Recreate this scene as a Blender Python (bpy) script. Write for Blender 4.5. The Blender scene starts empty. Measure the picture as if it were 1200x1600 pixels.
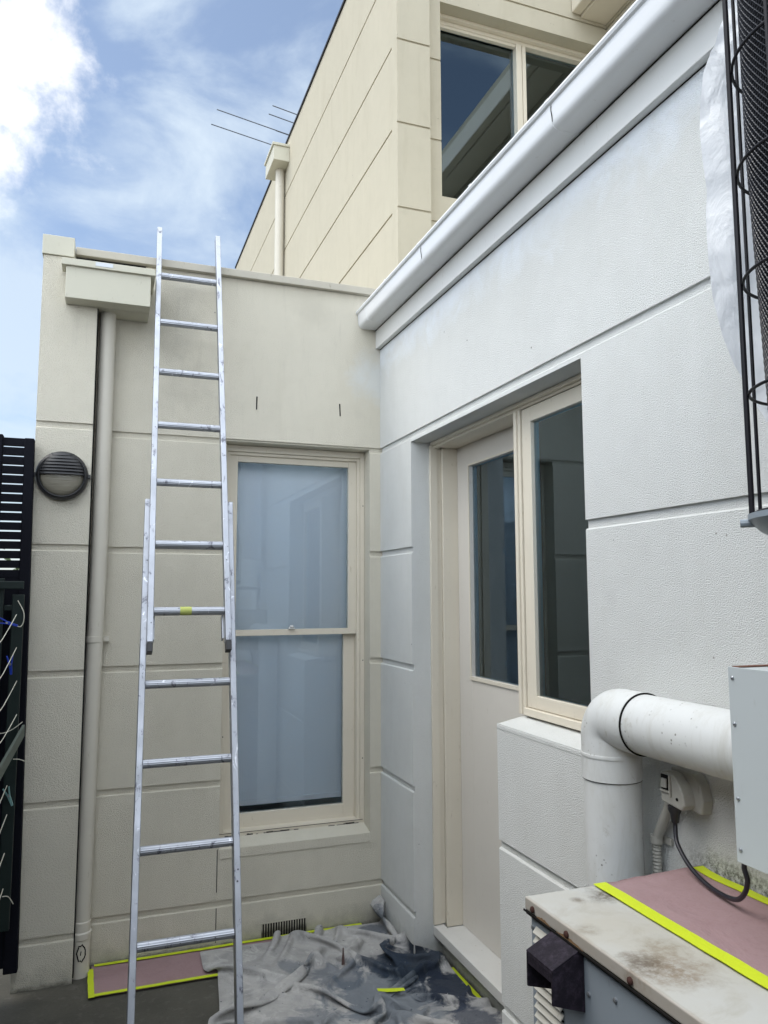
import bpy, bmesh, math, random
from mathutils import Vector, Matrix, noise
R = math.radians
S = bpy.context.scene
COL = S.collection
random.seed(7)

# ------------------------------------------------------------------ camera
cam_d = bpy.data.cameras.new('camera'); cam = bpy.data.objects.new('camera', cam_d); COL.objects.link(cam)
cam_d.sensor_fit = 'VERTICAL'; cam_d.sensor_height = 36.0; cam_d.lens = 1203.34/1600*36
cam_d.clip_start = .02; cam_d.clip_end = 3000
def cam_matrix(yaw, pitch, roll):
    f = Vector((math.sin(yaw)*math.cos(pitch), math.cos(yaw)*math.cos(pitch), math.sin(pitch)))
    r = Vector((math.cos(yaw), -math.sin(yaw), 0)); u = r.cross(f)
    c, s = math.cos(roll), math.sin(roll)
    r2 = c*r + s*u; u2 = -s*r + c*u
    return Matrix(((r2.x, u2.x, -f.x), (r2.y, u2.y, -f.y), (r2.z, u2.z, -f.z))).to_4x4()
cam.matrix_world = Matrix.Translation((-1.258, -3.5, 1.5)) @ cam_matrix(R(20.046), R(6.0457), R(-.1465))
S.camera = cam
S.render.resolution_x = 768; S.render.resolution_y = 1024

# ------------------------------------------------------------------ light and exposure
S.view_settings.view_transform = 'Standard'; S.view_settings.look = 'None'
S.view_settings.exposure = 1.70; S.view_settings.gamma = 1
SUN_EL, SUN_AZ = R(56), R(-66)      # azimuth from +Y towards +X: the sun stands high on the left, veiled by cloud
W = bpy.data.worlds.new('World'); S.world = W; W.use_nodes = True
nt = W.node_tree; nt.nodes.clear()
def N(t, **k):
    n = nt.nodes.new(t)
    for a, b in k.items(): setattr(n, a, b)
    return n
def L(a, b): nt.links.new(a, b)
def mathn(op, a, b=None, c=None, clamp=False):
    n = N('ShaderNodeMath', operation=op, use_clamp=clamp)
    for i, v in enumerate((a, b, c)):
        if v is None: continue
        if isinstance(v, (int, float)): n.inputs[i].default_value = v
        else: L(v, n.inputs[i])
    return n.outputs[0]
def vmath(op, a, b=None):
    n = N('ShaderNodeVectorMath', operation=op)
    for i, v in enumerate((a, b)):
        if v is None: continue
        if isinstance(v, (tuple, list)): n.inputs[i].default_value = v
        else: L(v, n.inputs[i])
    return n
def ramp(v, a, b, smooth=True):
    n = N('ShaderNodeMapRange', clamp=True); n.interpolation_type = 'SMOOTHSTEP' if smooth else 'LINEAR'
    L(v, n.inputs[0]); n.inputs[1].default_value = a; n.inputs[2].default_value = b
    return n.outputs[0]
def noisen(v, scale, detail=6, rough=.55, dist=0.):
    n = N('ShaderNodeTexNoise'); L(v, n.inputs['Vector'])
    n.inputs['Scale'].default_value = scale; n.inputs['Detail'].default_value = detail
    n.inputs['Roughness'].default_value = rough; n.inputs['Distortion'].default_value = dist
    return n.outputs['Fac']
sky = N('ShaderNodeTexSky', sky_type='NISHITA', sun_disc=False, sun_elevation=SUN_EL, sun_rotation=SUN_AZ)
sky.air_density = 1.0; sky.dust_density = .6; sky.ozone_density = 1.6
bg = N('ShaderNodeBackground'); bg.inputs[1].default_value = .05; L(sky.outputs[0], bg.inputs[0])
tc = N('ShaderNodeTexCoord'); dv = tc.outputs['Generated']
sep = N('ShaderNodeSeparateXYZ'); L(dv, sep.inputs[0])
flat = vmath('MULTIPLY', dv, (1, 1, 2.2)).outputs[0]
n_cir = noisen(flat, 3.6, 9, .56, .5)
n_fine = noisen(dv, 13, 9, .60, .25)
veil = mathn('MULTIPLY', ramp(n_cir, .40, .66), .66)
veil = mathn('ADD', mathn('MULTIPLY', veil, mathn('ADD', mathn('MULTIPLY', n_fine, 1.5), .20)), .16)
def blob(d, lo, hi, amp, amp2):
    d = Vector(d).normalized()
    dot = vmath('DOT_PRODUCT', dv, tuple(d)).outputs['Value']
    s = mathn('ADD', dot, mathn('MULTIPLY', mathn('SUBTRACT', n_fine, .5), amp))
    s = mathn('ADD', s, mathn('MULTIPLY', mathn('SUBTRACT', n_cir, .5), amp2))
    return ramp(s, lo, hi)
b1 = blob((-.185, .812, .555), .9835, .9985, .036, .014)
b2 = blob((-.15, .97, .30), .990, .9985, .012, .010)
b3 = blob((.10, .892, .442), .9984, 1.0012, .009, .004)
back = ramp(mathn('ADD', sep.outputs[1], mathn('MULTIPLY', mathn('SUBTRACT', n_cir, .5), .5)), .45, .05)
low = mathn('MULTIPLY', ramp(sep.outputs[2], .40, .05), .55)
m = mathn('MAXIMUM', veil, low)
m = mathn('MAXIMUM', m, mathn('MULTIPLY', b2, .75))
m = mathn('MAXIMUM', m, mathn('MULTIPLY', b3, .7))
bgc = N('ShaderNodeBackground'); bgc.inputs[0].default_value = (.76, .88, 1, 1); bgc.inputs[1].default_value = .32
bgb = N('ShaderNodeBackground'); bgb.inputs[0].default_value = (1, .985, .96, 1); bgb.inputs[1].default_value = .47
mx = N('ShaderNodeMixShader'); L(m, mx.inputs[0]); L(bg.outputs[0], mx.inputs[1]); L(bgc.outputs[0], mx.inputs[2])
mx2 = N('ShaderNodeMixShader'); L(b1, mx2.inputs[0]); L(mx.outputs[0], mx2.inputs[1]); L(bgb.outputs[0], mx2.inputs[2])
# cloud added behind the viewer to light the walls; blue gap for pane reflections
hole = ramp(vmath('DOT_PRODUCT', dv, tuple(Vector((.44, -.74, .50)).normalized())).outputs['Value'], .955, .90)
bk = mathn('MULTIPLY', back, mathn('MULTIPLY', hole, mathn('ADD', mathn('MULTIPLY', veil, .5), .65)), clamp=True)
bgk = N('ShaderNodeBackground'); bgk.inputs[0].default_value = (.87, .93, 1, 1); bgk.inputs[1].default_value = 1.08
mx3 = N('ShaderNodeMixShader'); L(bk, mx3.inputs[0]); L(mx2.outputs[0], mx3.inputs[1]); L(bgk.outputs[0], mx3.inputs[2])
wo = N('ShaderNodeOutputWorld'); L(mx3.outputs[0], wo.inputs[0])

sd = bpy.data.lights.new('sun', 'SUN'); sd.energy = .5; sd.angle = R(34); sd.color = (1, .93, .82)
sun = bpy.data.objects.new('sun', sd); COL.objects.link(sun)
sdir = Vector((math.sin(SUN_AZ)*math.cos(SUN_EL), math.cos(SUN_AZ)*math.cos(SUN_EL), math.sin(SUN_EL)))
sun.rotation_euler = sdir.to_track_quat('Z', 'Y').to_euler()

# ------------------------------------------------------------------ materials
def mat(name, base, rough=.6, metal=0., spec=.5):
    m = bpy.data.materials.new(name); m.use_nodes = True
    b = m.node_tree.nodes['Principled BSDF']
    b.inputs['Base Color'].default_value = (*base, 1); b.inputs['Roughness'].default_value = rough
    b.inputs['Metallic'].default_value = metal; b.inputs['Specular IOR Level'].default_value = spec
    return m
class MN:
    """small helper that adds nodes to a material"""
    def __init__(s, m):
        s.m = m; s.t = m.node_tree; s.b = s.t.nodes['Principled BSDF']
        s.co = s.n('ShaderNodeTexCoord').outputs['Object']
        s.col = s.n('ShaderNodeRGB').outputs[0]; s.col.default_value = s.b.inputs['Base Color'].default_value
        s.bump = None
    def n(s, t, **k):
        x = s.t.nodes.new(t)
        for a, b in k.items(): setattr(x, a, b)
        return x
    def l(s, a, b): s.t.links.new(a, b)
    def noise(s, scale, detail=4, rough=.5, dist=0., stretch=None):
        x = s.n('ShaderNodeTexNoise'); v = s.co
        if stretch:
            mp = s.n('ShaderNodeMapping'); mp.inputs['Scale'].default_value = stretch; s.l(s.co, mp.inputs[0]); v = mp.outputs[0]
        s.l(v, x.inputs['Vector']); x.inputs['Scale'].default_value = scale; x.inputs['Detail'].default_value = detail
        x.inputs['Roughness'].default_value = rough; x.inputs['Distortion'].default_value = dist
        return x.outputs['Fac']
    def voro(s, scale):
        x = s.n('ShaderNodeTexVoronoi'); s.l(s.co, x.inputs['Vector']); x.inputs['Scale'].default_value = scale
        return x.outputs['Distance']
    def rng(s, v, a, b, c=0., d=1.):
        x = s.n('ShaderNodeMapRange', clamp=True); s.l(v, x.inputs[0])
        for i, q in enumerate((a, b, c, d)): x.inputs[i+1].default_value = q
        return x.outputs[0]
    def m2(s, op, a, b):
        x = s.n('ShaderNodeMath', operation=op)
        for i, q in enumerate((a, b)):
            if isinstance(q, (int, float)): x.inputs[i].default_value = q
            else: s.l(q, x.inputs[i])
        return x.outputs[0]
    def axis(s, i):
        x = s.n('ShaderNodeSeparateXYZ'); s.l(s.co, x.inputs[0]); return x.outputs[i]
    def tint(s, fac, colour, blend='MIX'):
        x = s.n('ShaderNodeMix', data_type='RGBA', blend_type=blend)
        if isinstance(fac, (int, float)): x.inputs[0].default_value = fac
        else: s.l(fac, x.inputs[0])
        s.l(s.col, x.inputs[6]); x.inputs[7].default_value = (*colour, 1); s.col = x.outputs[2]
    def bumpit(s, h, strength, dist=.002):
        x = s.n('ShaderNodeBump'); s.l(h, x.inputs['Height']); x.inputs['Strength'].default_value = strength
        x.inputs['Distance'].default_value = dist
        if s.bump: s.l(s.bump, x.inputs['Normal'])
        s.bump = x.outputs[0]
    def done(s):
        s.l(s.col, s.b.inputs['Base Color'])
        if s.bump: s.l(s.bump, s.b.inputs['Normal'])
        return s.m

def stucco(name, base, grain=150, bump=.35, dist=.002, primer=False, base_dirt=True, streak=.14, patch=False):
    k = MN(mat(name, base, .88, spec=.25))
    k.tint(k.rng(k.noise(1.7, 5, .6), .35, .7, 0, .28), tuple(c*.86 for c in base))
    k.tint(k.rng(k.noise(14, 4, .6), .45, .75, 0, .16), tuple(c*.8 for c in base))
    k.tint(k.rng(k.noise(4, 6, .7, .7, (2.2, 2.2, .5)), .52, .78, 0, streak), (base[0]*.72, base[1]*.7, base[2]*.64))
    # odd pin-head pits and specks
    k.tint(k.rng(k.voro(5.3), .020, .013, 0, .8), (.06, .05, .04))
    k.tint(k.m2('MULTIPLY', k.rng(k.voro(16), .05, .03, 0, .7), k.rng(k.noise(3, 3), .55, .62)), (.16, .14, .11))
    z = k.axis(2)
    if primer:   # undercoat brushed along the line below the fascia, feathered edge
        e = k.m2('ADD', z, k.m2('MULTIPLY', k.m2('SUBTRACT', k.noise(5.5, 6, .65, .6), .5), .42))
        k.tint(k.m2('MULTIPLY', k.rng(e, 2.54, 2.68), k.rng(k.noise(18, 5, .6), .25, .5, .45, .85)), (.80, .84, .88))
    if primer:   # green black mould where the wall meets the cabinet lid
        e = k.m2('ADD', z, k.m2('MULTIPLY', k.m2('SUBTRACT', k.noise(26, 7, .75), .5), .09))
        f = k.m2('MULTIPLY', k.rng(e, .955, .915), k.rng(z, .87, .89))
        f = k.m2('MULTIPLY', f, k.rng(k.axis(1), -2.0, -2.12))
        k.tint(k.m2('MULTIPLY', f, k.rng(k.noise(90, 5, .7), .42, .58, .1, .85)), (.09, .095, .06))
    if patch:    # irregular darker smudges, and upright streaks that strengthen towards the coping
        for (cx, cz, r_, a_) in ((-1.0, 2.72, .20, .40), (-.93, 2.45, .13, .3), (-.35, 2.86, .12, .22), (-.62, .25, .16, .25), (-1.42, .12, .12, .35)):
            d = k.n('ShaderNodeVectorMath', operation='DISTANCE'); k.l(k.co, d.inputs[0]); d.inputs[1].default_value = (cx, 0, cz)
            e = k.m2('ADD', d.outputs['Value'], k.m2('MULTIPLY', k.m2('SUBTRACT', k.noise(7, 7, .7, .5), .5), r_*1.8))
            k.tint(k.rng(e, r_, r_*.3, 0, a_), tuple(c*.62 for c in base))
        k.tint(k.m2('MULTIPLY', k.rng(k.noise(8, 7, .75, .4, (3.5, 3.5, .35)), .56, .70, 0, .28), k.rng(z, 1.9, 2.9)), tuple(c*.6 for c in base))
    if patch:    # undercoat dabbed into the corner
        d = k.n('ShaderNodeVectorMath', operation='DISTANCE'); k.l(k.co, d.inputs[0]); d.inputs[1].default_value = (-.02, 0, 2.55)
        e = k.m2('ADD', d.outputs['Value'], k.m2('MULTIPLY', k.m2('SUBTRACT', k.noise(9, 6, .7, .5), .5), .25))
        k.tint(k.rng(e, .16, .05, 0, .55), (.72, .76, .78))
    # roller passes and small filled spots in a slightly different shade
    k.tint(k.rng(k.noise(2.6, 3, .5, 0, (3, 3, 1)), .55, .66, 0, .14), tuple(min(c*1.12, .8) for c in base))
    k.tint(k.rng(k.voro(3.1), .10, .06, 0, .16), tuple(c*.8 for c in base))
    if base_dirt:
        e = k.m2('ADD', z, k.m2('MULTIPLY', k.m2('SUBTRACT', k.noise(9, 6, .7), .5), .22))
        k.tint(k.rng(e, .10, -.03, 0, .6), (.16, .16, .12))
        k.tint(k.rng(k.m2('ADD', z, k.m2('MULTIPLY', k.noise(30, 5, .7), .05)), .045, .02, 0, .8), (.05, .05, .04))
    k.bumpit(k.rng(k.noise(grain, 2, .55), .35, .68), bump, dist)
    k.bumpit(k.noise(grain*.3, 3, .55), bump*.22, dist*1.6)
    k.bumpit(k.noise(4.5, 2, .5), .12, .02)
    return k.done()

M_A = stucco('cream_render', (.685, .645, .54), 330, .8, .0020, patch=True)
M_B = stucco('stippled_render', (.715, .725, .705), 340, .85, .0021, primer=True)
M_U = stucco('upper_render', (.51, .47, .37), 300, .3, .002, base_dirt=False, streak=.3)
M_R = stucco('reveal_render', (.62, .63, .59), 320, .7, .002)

def painted(name, base, rough=.45, wear=.15, bump=.05):
    k = MN(mat(name, base, rough, spec=.4))
    k.tint(k.rng(k.noise(6, 5, .6), .45, .75, 0, wear), tuple(c*.75 for c in base))
    k.tint(k.rng(k.noise(60, 3, .6, 0, (1, 1, .3)), .66, .74, 0, wear*2), (base[0]*.5, base[1]*.45, base[2]*.35))
    k.bumpit(k.noise(90, 3), bump, .001)
    return k.done()
M_TRIM = painted('cream_gloss_timber', (.68, .625, .52), .38)
M_SILL = painted('greyish_sill_paint', (.60, .59, .56), .5, .3)
M_DOOR = painted('pale_door_paint', (.63, .595, .54), .42, .08)
M_GUT = painted('white_gutter_paint', (.78, .79, .80), .30, .10)
M_FAS = painted('white_fascia_paint', (.74, .74, .72), .5, .12)
M_PIPE = painted('cream_pipe_paint', (.60, .565, .485), .42, .18)
M_HEAD = painted('cream_metal_paint', (.56, .54, .44), .42, .14)
M_COP = painted('coping_metal', (.46, .43, .36), .5, .25)

def pvc():
    k = MN(mat('weathered_white_pvc', (.66, .67, .66), .36, spec=.4))
    k.tint(k.rng(k.noise(3, 5, .6), .4, .75, 0, .3), (.50, .52, .52))
    k.tint(k.rng(k.noise(5, 6, .7, .5, (3, 3, .8)), .50, .74, 0, .6), (.46, .45, .40))
    k.tint(k.rng(k.noise(17, 7, .75, 1.0), .60, .70, 0, .45), (.36, .34, .28))
    k.tint(k.rng(k.noise(60, 5, .7, .3, (1, 1, .3)), .67, .71, 0, .5), (.30, .29, .27))
    k.tint(k.m2('MULTIPLY', k.rng(k.voro(70), .20, .12, 0, .8), k.rng(k.noise(9, 3), .52, .6)), (.14, .13, .11))
    k.bumpit(k.noise(40, 3), .04, .001)
    return k.done()
M_PVC = pvc()

def ladder_metal(name, rung):
    k = MN(mat(name, (.40, .415, .45), .36, .85))
    k.tint(k.rng(k.noise(9, 6, .7, .4), .42, .62, 0, .35), (.34, .36, .40))
    k.tint(k.rng(k.noise(34, 7, .72, .6, (1, 1, .45)), .572, .635, 0, .85), (.10, .10, .12))
    k.tint(k.rng(k.voro(26), .10, .06, 0, .9), (.03, .03, .035))
    k.tint(k.rng(k.noise(140, 2, .5, 0, (1, 1, .04)), .5, .8, 0, .35), (.40, .41, .44))
    k.tint(k.rng(k.noise(26, 5, .7, .8, (1, 1, .5)), .62, .68, 0, .8), (.82, .84, .88))
    r = k.rng(k.noise(12, 5), .3, .7, .28, .55); k.l(r, k.b.inputs['Roughness'])
    k.bumpit(k.noise(60, 4), .15, .001)
    return k.done()
M_LAD = ladder_metal('paint_spotted_aluminium', False)
M_BLACKPL = mat('black_plastic', (.02, .02, .022), .45)
M_BLKMETAL = mat('black_metal', (.006, .005, .008), .5, spec=.3)
M_FENCE = painted('black_fence_paint', (.005, .0055, .010), .75, .3)
M_FENCE.node_tree.nodes['Principled BSDF'].inputs['Specular IOR Level'].default_value = .15
M_GREEN = painted('dark_green_powdercoat', (.005, .014, .012), .6, .2)
M_ARM = painted('grey_green_arm', (.10, .12, .10), .5, .3)
M_CORD = mat('clothes_line_cord', (.62, .60, .50), .6)
M_BLUE = mat('blue_peg_plastic', (.01, .045, .42), .4)
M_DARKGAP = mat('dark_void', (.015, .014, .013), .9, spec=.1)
M_INT = mat('dim_room_paint', (.42, .64, .82), .8)
M_INTU = mat('upper_room_paint', (.25, .33, .34), .8)
M_BLIND = mat('roller_blind_fabric', (.84, .90, .93), .85, spec=.15)
M_CURT = painted('grey_curtain', (.42, .44, .44), .9, .2)
M_LATCH = mat('white_latch', (.7, .7, .68), .35)
M_SCREW = mat('rusty_screw', (.045, .014, .009), .85)
M_STEEL = mat('steel_screw', (.4, .42, .44), .35, .8)

def glass(name, tint, rough=0., ior=1.6):
    m = bpy.data.materials.new(name); m.use_nodes = True; t = m.node_tree; t.nodes.clear()
    o = t.nodes.new('ShaderNodeOutputMaterial'); mix = t.nodes.new('ShaderNodeMixShader')
    tr = t.nodes.new('ShaderNodeBsdfTransparent'); tr.inputs[0].default_value = (*tint, 1)
    g = t.nodes.new('ShaderNodeBsdfGlossy'); g.inputs['Roughness'].default_value = rough; g.inputs[0].default_value = (.74, .90, 1, 1)
    f = t.nodes.new('ShaderNodeFresnel'); f.inputs[0].default_value = ior
    t.links.new(f.outputs[0], mix.inputs[0]); t.links.new(tr.outputs[0], mix.inputs[1]); t.links.new(g.outputs[0], mix.inputs[2])
    t.links.new(mix.outputs[0], o.inputs[0]); return m
M_GLASS = glass('window_glass', (.98, .985, 1))
M_GLASSD = glass('door_glass', (.86, .93, .98), 0, 2.05)
M_GLASSU = glass('upper_glass', (.62, .74, .78), 0, 2.5)

def frosted():
    k = MN(mat('frosted_lamp_glass', (.26, .24, .19), .2))
    k.tint(k.rng(k.noise(10, 3), .4, .7, 0, .4), (.17, .16, .125))
    k.bumpit(k.noise(60, 2, .5, 0, (.15, 1, 3)), .6, .003)
    return k.done()
M_FROST = frosted()

def paper():
    k = MN(mat('pink_rosin_paper', (.30, .20, .205), .85, spec=.2))
    k.tint(k.rng(k.noise(8, 6, .7), .35, .7, 0, .35), (.37, .27, .275))
    k.tint(k.rng(k.noise(120, 3, .6), .5, .75, 0, .2), (.2, .11, .1))
    k.bumpit(k.noise(9, 5, .6, 1.0), .6, .010)
    k.tint(k.rng(k.noise(5, 5, .7, .5), .55, .7, 0, .25), (.22, .15, .16))
    return k.done()
M_PAPER = paper()
def tape():
    k = MN(mat('yellow_masking_tape', (.56, .66, .025), .55, spec=.3))
    k.tint(k.rng(k.noise(22, 4, .6), .4, .75, 0, .4), (.44, .55, .02))
    k.bumpit(k.noise(110, 3, .6), .25, .001); k.bumpit(k.noise(24, 4, .6, 1.2), .5, .004)
    return k.done()
M_TAPE = tape()

def concrete():
    k = MN(mat('damp_concrete', (.085, .080, .065), .8, spec=.35))
    k.tint(k.rng(k.noise(3, 8, .65), .38, .66, 0, .7), (.045, .043, .036))
    k.tint(k.rng(k.noise(24, 8, .75), .52, .72, 0, .6), (.15, .14, .12))
    k.tint(k.rng(k.voro(34), .10, .05, 0, .6), (.02, .02, .018))
    k.bumpit(k.noise(55, 8, .7), .6, .004)
    return k.done()
M_GROUND = concrete()

M_BODY = painted('grey_cabinet_paint', (.26, .30, .34), .4, .15)
M_RUST = None
def rusty():
    k = MN(mat('rusted_dark_hood', (.010, .007, .013), .7, spec=.3))
    k.tint(k.rng(k.noise(60, 6, .75), .46, .66, 0, .8), (.042, .032, .048))
    k.bumpit(k.noise(140, 5, .7), .5, .002)
    return k.done()
M_RUST = rusty()
M_BOX = painted('pale_steel_box', (.50, .54, .55), .42, .08)
M_GPO = painted('grey_outlet_plastic', (.40, .39, .35), .4, .2)
M_CABLE = mat('black_cable_rubber', (.012, .011, .018), .4)
def sheet_mat():
    m = bpy.data.materials.new('white_plastic_sheet'); m.use_nodes = True
    k = MN(m); b = k.b
    k.col.default_value = (.95, .96, .97, 1)
    b.inputs['Roughness'].default_value = .38
    k.bumpit(k.noise(11, 5, .55, 1.0, (1, 1, .6)), .75, .02)
    k.bumpit(k.noise(28, 3, .5, .6), .15, .004)
    k.done()
    t = k.t; o = [n for n in t.nodes if n.type == 'OUTPUT_MATERIAL'][0]
    tl = t.nodes.new('ShaderNodeBsdfTranslucent'); tl.inputs[0].default_value = (.85, .88, .95, 1)
    mx = t.nodes.new('ShaderNodeMixShader'); mx.inputs[0].default_value = .5
    t.links.new(b.outputs[0], mx.inputs[1]); t.links.new(tl.outputs[0], mx.inputs[2]); t.links.new(mx.outputs[0], o.inputs[0])
    return m
M_SHEET = sheet_mat()

# ------------------------------------------------------------------ mesh helpers
BASE = {}     # world position of the root each object hangs from
class G:
    def __init__(s): s.bm = bmesh.new()
    def face(s, vs):
        try: s.bm.faces.new(vs)
        except ValueError: pass
    def hexa(s, p):   # 8 points: bottom ring then top ring
        v = [s.bm.verts.new(q) for q in p]
        for f in ((3,2,1,0),(4,5,6,7),(0,1,5,4),(1,2,6,5),(2,3,7,6),(3,0,4,7)): s.face([v[i] for i in f])
        return s
    def box(s, x0, x1, y0, y1, z0, z1):
        return s.hexa([(x0,y0,z0),(x1,y0,z0),(x1,y1,z0),(x0,y1,z0),(x0,y0,z1),(x1,y0,z1),(x1,y1,z1),(x0,y1,z1)])
    def prism(s, pts, fn, a, b):   # polygon swept from a to b; fn((u,v), w) -> xyz
        n = len(pts)
        A = [s.bm.verts.new(fn(p, a)) for p in pts]; B = [s.bm.verts.new(fn(p, b)) for p in pts]
        s.face(list(reversed(A))); s.face(B)
        for i in range(n): s.face([A[i], A[(i+1) % n], B[(i+1) % n], B[i]])
        return s
    def tube(s, path, r, seg=12, cap=True, closed=False):
        P = [Vector(p) for p in path]; n = len(P); rings = []
        rr = r if isinstance(r, (list, tuple)) else [r]*n
        up = None
        for i in range(n):
            if closed: t = (P[(i+1) % n]-P[i-1]).normalized()
            else: t = (P[min(i+1, n-1)]-P[max(i-1, 0)]).normalized()
            if up is None:
                up = Vector((0,0,1)) if abs(t.z) < .9 else Vector((1,0,0))
            a = t.cross(up).normalized(); b = a.cross(t).normalized(); up = b
            rings.append([s.bm.verts.new(P[i]+rr[i]*(math.cos(2*math.pi*k/seg)*a+math.sin(2*math.pi*k/seg)*b)) for k in range(seg)])
        for i in range(n if closed else n-1):
            q, w = rings[i], rings[(i+1) % n]
            for k in range(seg): s.face([q[k], q[(k+1) % seg], w[(k+1) % seg], w[k]])
        if cap and not closed:
            s.face(list(reversed(rings[0]))); s.face(rings[-1])
        return s
    def lathe(s, prof, o, axis, seg=40):   # prof: (radius, distance along axis)
        o = Vector(o); ax = Vector(axis).normalized()
        u = ax.orthogonal().normalized(); w = ax.cross(u); rings = []
        for r, h in prof:
            rings.append([s.bm.verts.new(o+ax*h+max(r, 1e-5)*(math.cos(2*math.pi*k/seg)*u+math.sin(2*math.pi*k/seg)*w)) for k in range(seg)])
        for i in range(len(prof)-1):
            for k in range(seg): s.face([rings[i][k], rings[i][(k+1) % seg], rings[i+1][(k+1) % seg], rings[i+1][k]])
        s.face(list(reversed(rings[0]))); s.face(rings[-1])
        return s
def smooth_path(pts, n=8):
    P = [Vector(p) for p in pts]; out = []
    for i in range(len(P)-1):
        p0, p1, p2, p3 = P[max(i-1,0)], P[i], P[i+1], P[min(i+2, len(P)-1)]
        for k in range(n):
            t = k/n
            out.append(.5*((2*p1)+(p2-p0)*t+(2*p0-5*p1+4*p2-p3)*t*t+(3*p1-p0-3*p2+p3)*t**3))
    out.append(P[-1]); return out
def tag(o, label, cat=None, group=None, kind=None):
    if label: o['label'] = label
    if cat: o['category'] = cat
    if group: o['group'] = group
    if kind: o['kind'] = kind
    return o
def thing(name, loc, label, cat, group=None):
    o = bpy.data.objects.new(name, None); o.empty_display_size = .1; COL.objects.link(o)
    o.location = loc; BASE[o.name] = Vector(loc)
    return tag(o, label, cat, group)
def obj(name, g, m, parent=None, bev=0., smooth=False, origin=None, seg=2):
    """links the mesh in g (world coordinates) as one object; children share their root's origin"""
    base = BASE[parent.name] if parent else Vector(origin or (0,0,0))
    me = bpy.data.meshes.new(name)
    bm = g.bm if isinstance(g, G) else g
    bmesh.ops.recalc_face_normals(bm, faces=bm.faces)
    for v in bm.verts: v.co -= base
    bm.to_mesh(me); bm.free()
    for q in (m if isinstance(m, list) else [m]): me.materials.append(q)
    if smooth:
        for p in me.polygons: p.use_smooth = True
        try: me.set_sharp_from_angle(angle=R(35))
        except Exception: pass
    o = bpy.data.objects.new(name, me); COL.objects.link(o); BASE[o.name] = base
    if parent: o.parent = parent
    else: o.location = base
    if bev:
        b = o.modifiers.new('bevel', 'BEVEL'); b.width = bev; b.segments = seg; b.limit_method = 'ANGLE'; b.angle_limit = R(40)
    return o

# a rendered wall with recessed course lines; u along the wall, d into the wall
def wall(g, fn, u0, u1, z0, z1, th, holes=(), grooves=(), gd=.009, gh=.025):
    cuts = {z0, z1}
    for z in grooves:
        if z0 < z < z1: cuts |= {z, max(z-gh, z0)}
    for h in holes:
        for z in (h[2], h[3]):
            if z0 < z < z1: cuts.add(z)
    zs = sorted(cuts)
    for a, b in zip(zs, zs[1:]):
        if b-a < 1e-6: continue
        mid = (a+b)/2
        ing = any(z-gh < mid < z for z in grooves)
        top_ch = any(abs((z-gh)-b) < 1e-6 for z in grooves)
        segs = [(u0, u1)]
        for h in holes:
            if h[2] < mid < h[3]:
                new = []
                for s in segs:
                    if h[1] <= s[0] or h[0] >= s[1]: new.append(s); continue
                    if h[0] > s[0]: new.append((s[0], h[0]))
                    if h[1] < s[1]: new.append((h[1], s[1]))
                segs = new
        for p, q in segs:
            if ing: g.prism([(gd, a), (gd, b), (th, b), (th, a)], lambda w, t: fn(t, w[0], w[1]), p, q)
            elif top_ch: g.prism([(0, a), (0, b-.004), (.004, b), (th, b), (th, a)], lambda w, t: fn(t, w[0], w[1]), p, q)
            else: g.prism([(0, a), (0, b), (th, b), (th, a)], lambda w, t: fn(t, w[0], w[1]), p, q)
    return g
GRV = [.190, .694, 1.198, 1.703, 2.207]

# ------------------------------------------------------------------ ground
g = G(); g.box(-600, 600, -600, 900, -.5, -.006)
tag(obj('ground', g, M_GROUND), None, kind='structure')
g = G()
nx, ny = 60, 60
def gz(x, y): return .004*noise.noise(Vector((x*1.3, y*1.3, 3)))
vs = [[g.bm.verts.new((-3.2+3.6*i/nx, -6.5+6.9*j/ny, gz(-3.2+3.6*i/nx, -6.5+6.9*j/ny))) for i in range(nx+1)] for j in range(ny+1)]
for j in range(ny):
    for i in range(nx): g.face([vs[j][i], vs[j][i+1], vs[j+1][i+1], vs[j+1][i]])
tag(obj('courtyard_paving', g, M_GROUND), 'dark damp concrete floor of the narrow courtyard', kind='structure')

# ------------------------------------------------------------------ house
house = thing('house', (0, 0, 0), 'cream rendered house with scored courses, a single storey wing below a tall upper storey', 'house')
fA = lambda u, d, z: (u, d, z)
fB = lambda u, d, z: (d, u, z)
AX0, AX1, AZ0, AZ1 = -.745, -.053, .402, 2.198       # window opening in the end wall
g = G(); wall(g, fA, -1.53, .03, -.1, 2.968, .20, [(AX0, AX1, AZ0, AZ1)], GRV)
obj('end_wall', g, M_A, house)
# fine upright joint below the window sill
g = G(); g.box(-.753, -.750, -.0015, .004, .225, .402); g.box(-.753, -.750, -.0015, .004, .02, .16)
obj('wall_joint', g, M_DARKGAP, house)
# pier at the left end
fP = lambda u, d, z: (u, -.12+d, z)
g = G(); wall(g, fP, -1.533, -1.3155, -.1, 2.84, .119, [], GRV)
g.box(-1.533, -1.417, -.119, -.001, 2.8402, 2.912)
obj('corner_pier', g, M_A, house)
g = G(); g.box(-1.5385, -1.4145, -.127, .06, 2.914, 2.998)
obj('pier_cap', g, M_HEAD, house, bev=.002)
# coping strip over the end wall
g = G(); g.box(-1.4125, -.032, -.028, .22, 2.969, 3.004); g.box(-.030, .02, -.026, .22, 2.969, 3.002)
obj('wall_coping', g, M_COP, house, bev=.0025)
g = G(); g.box(-1.412, -1.12, -.004, -.0005, 2.89, 2.966)
obj('debris_gap', g, M_DARKGAP, house)
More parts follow.
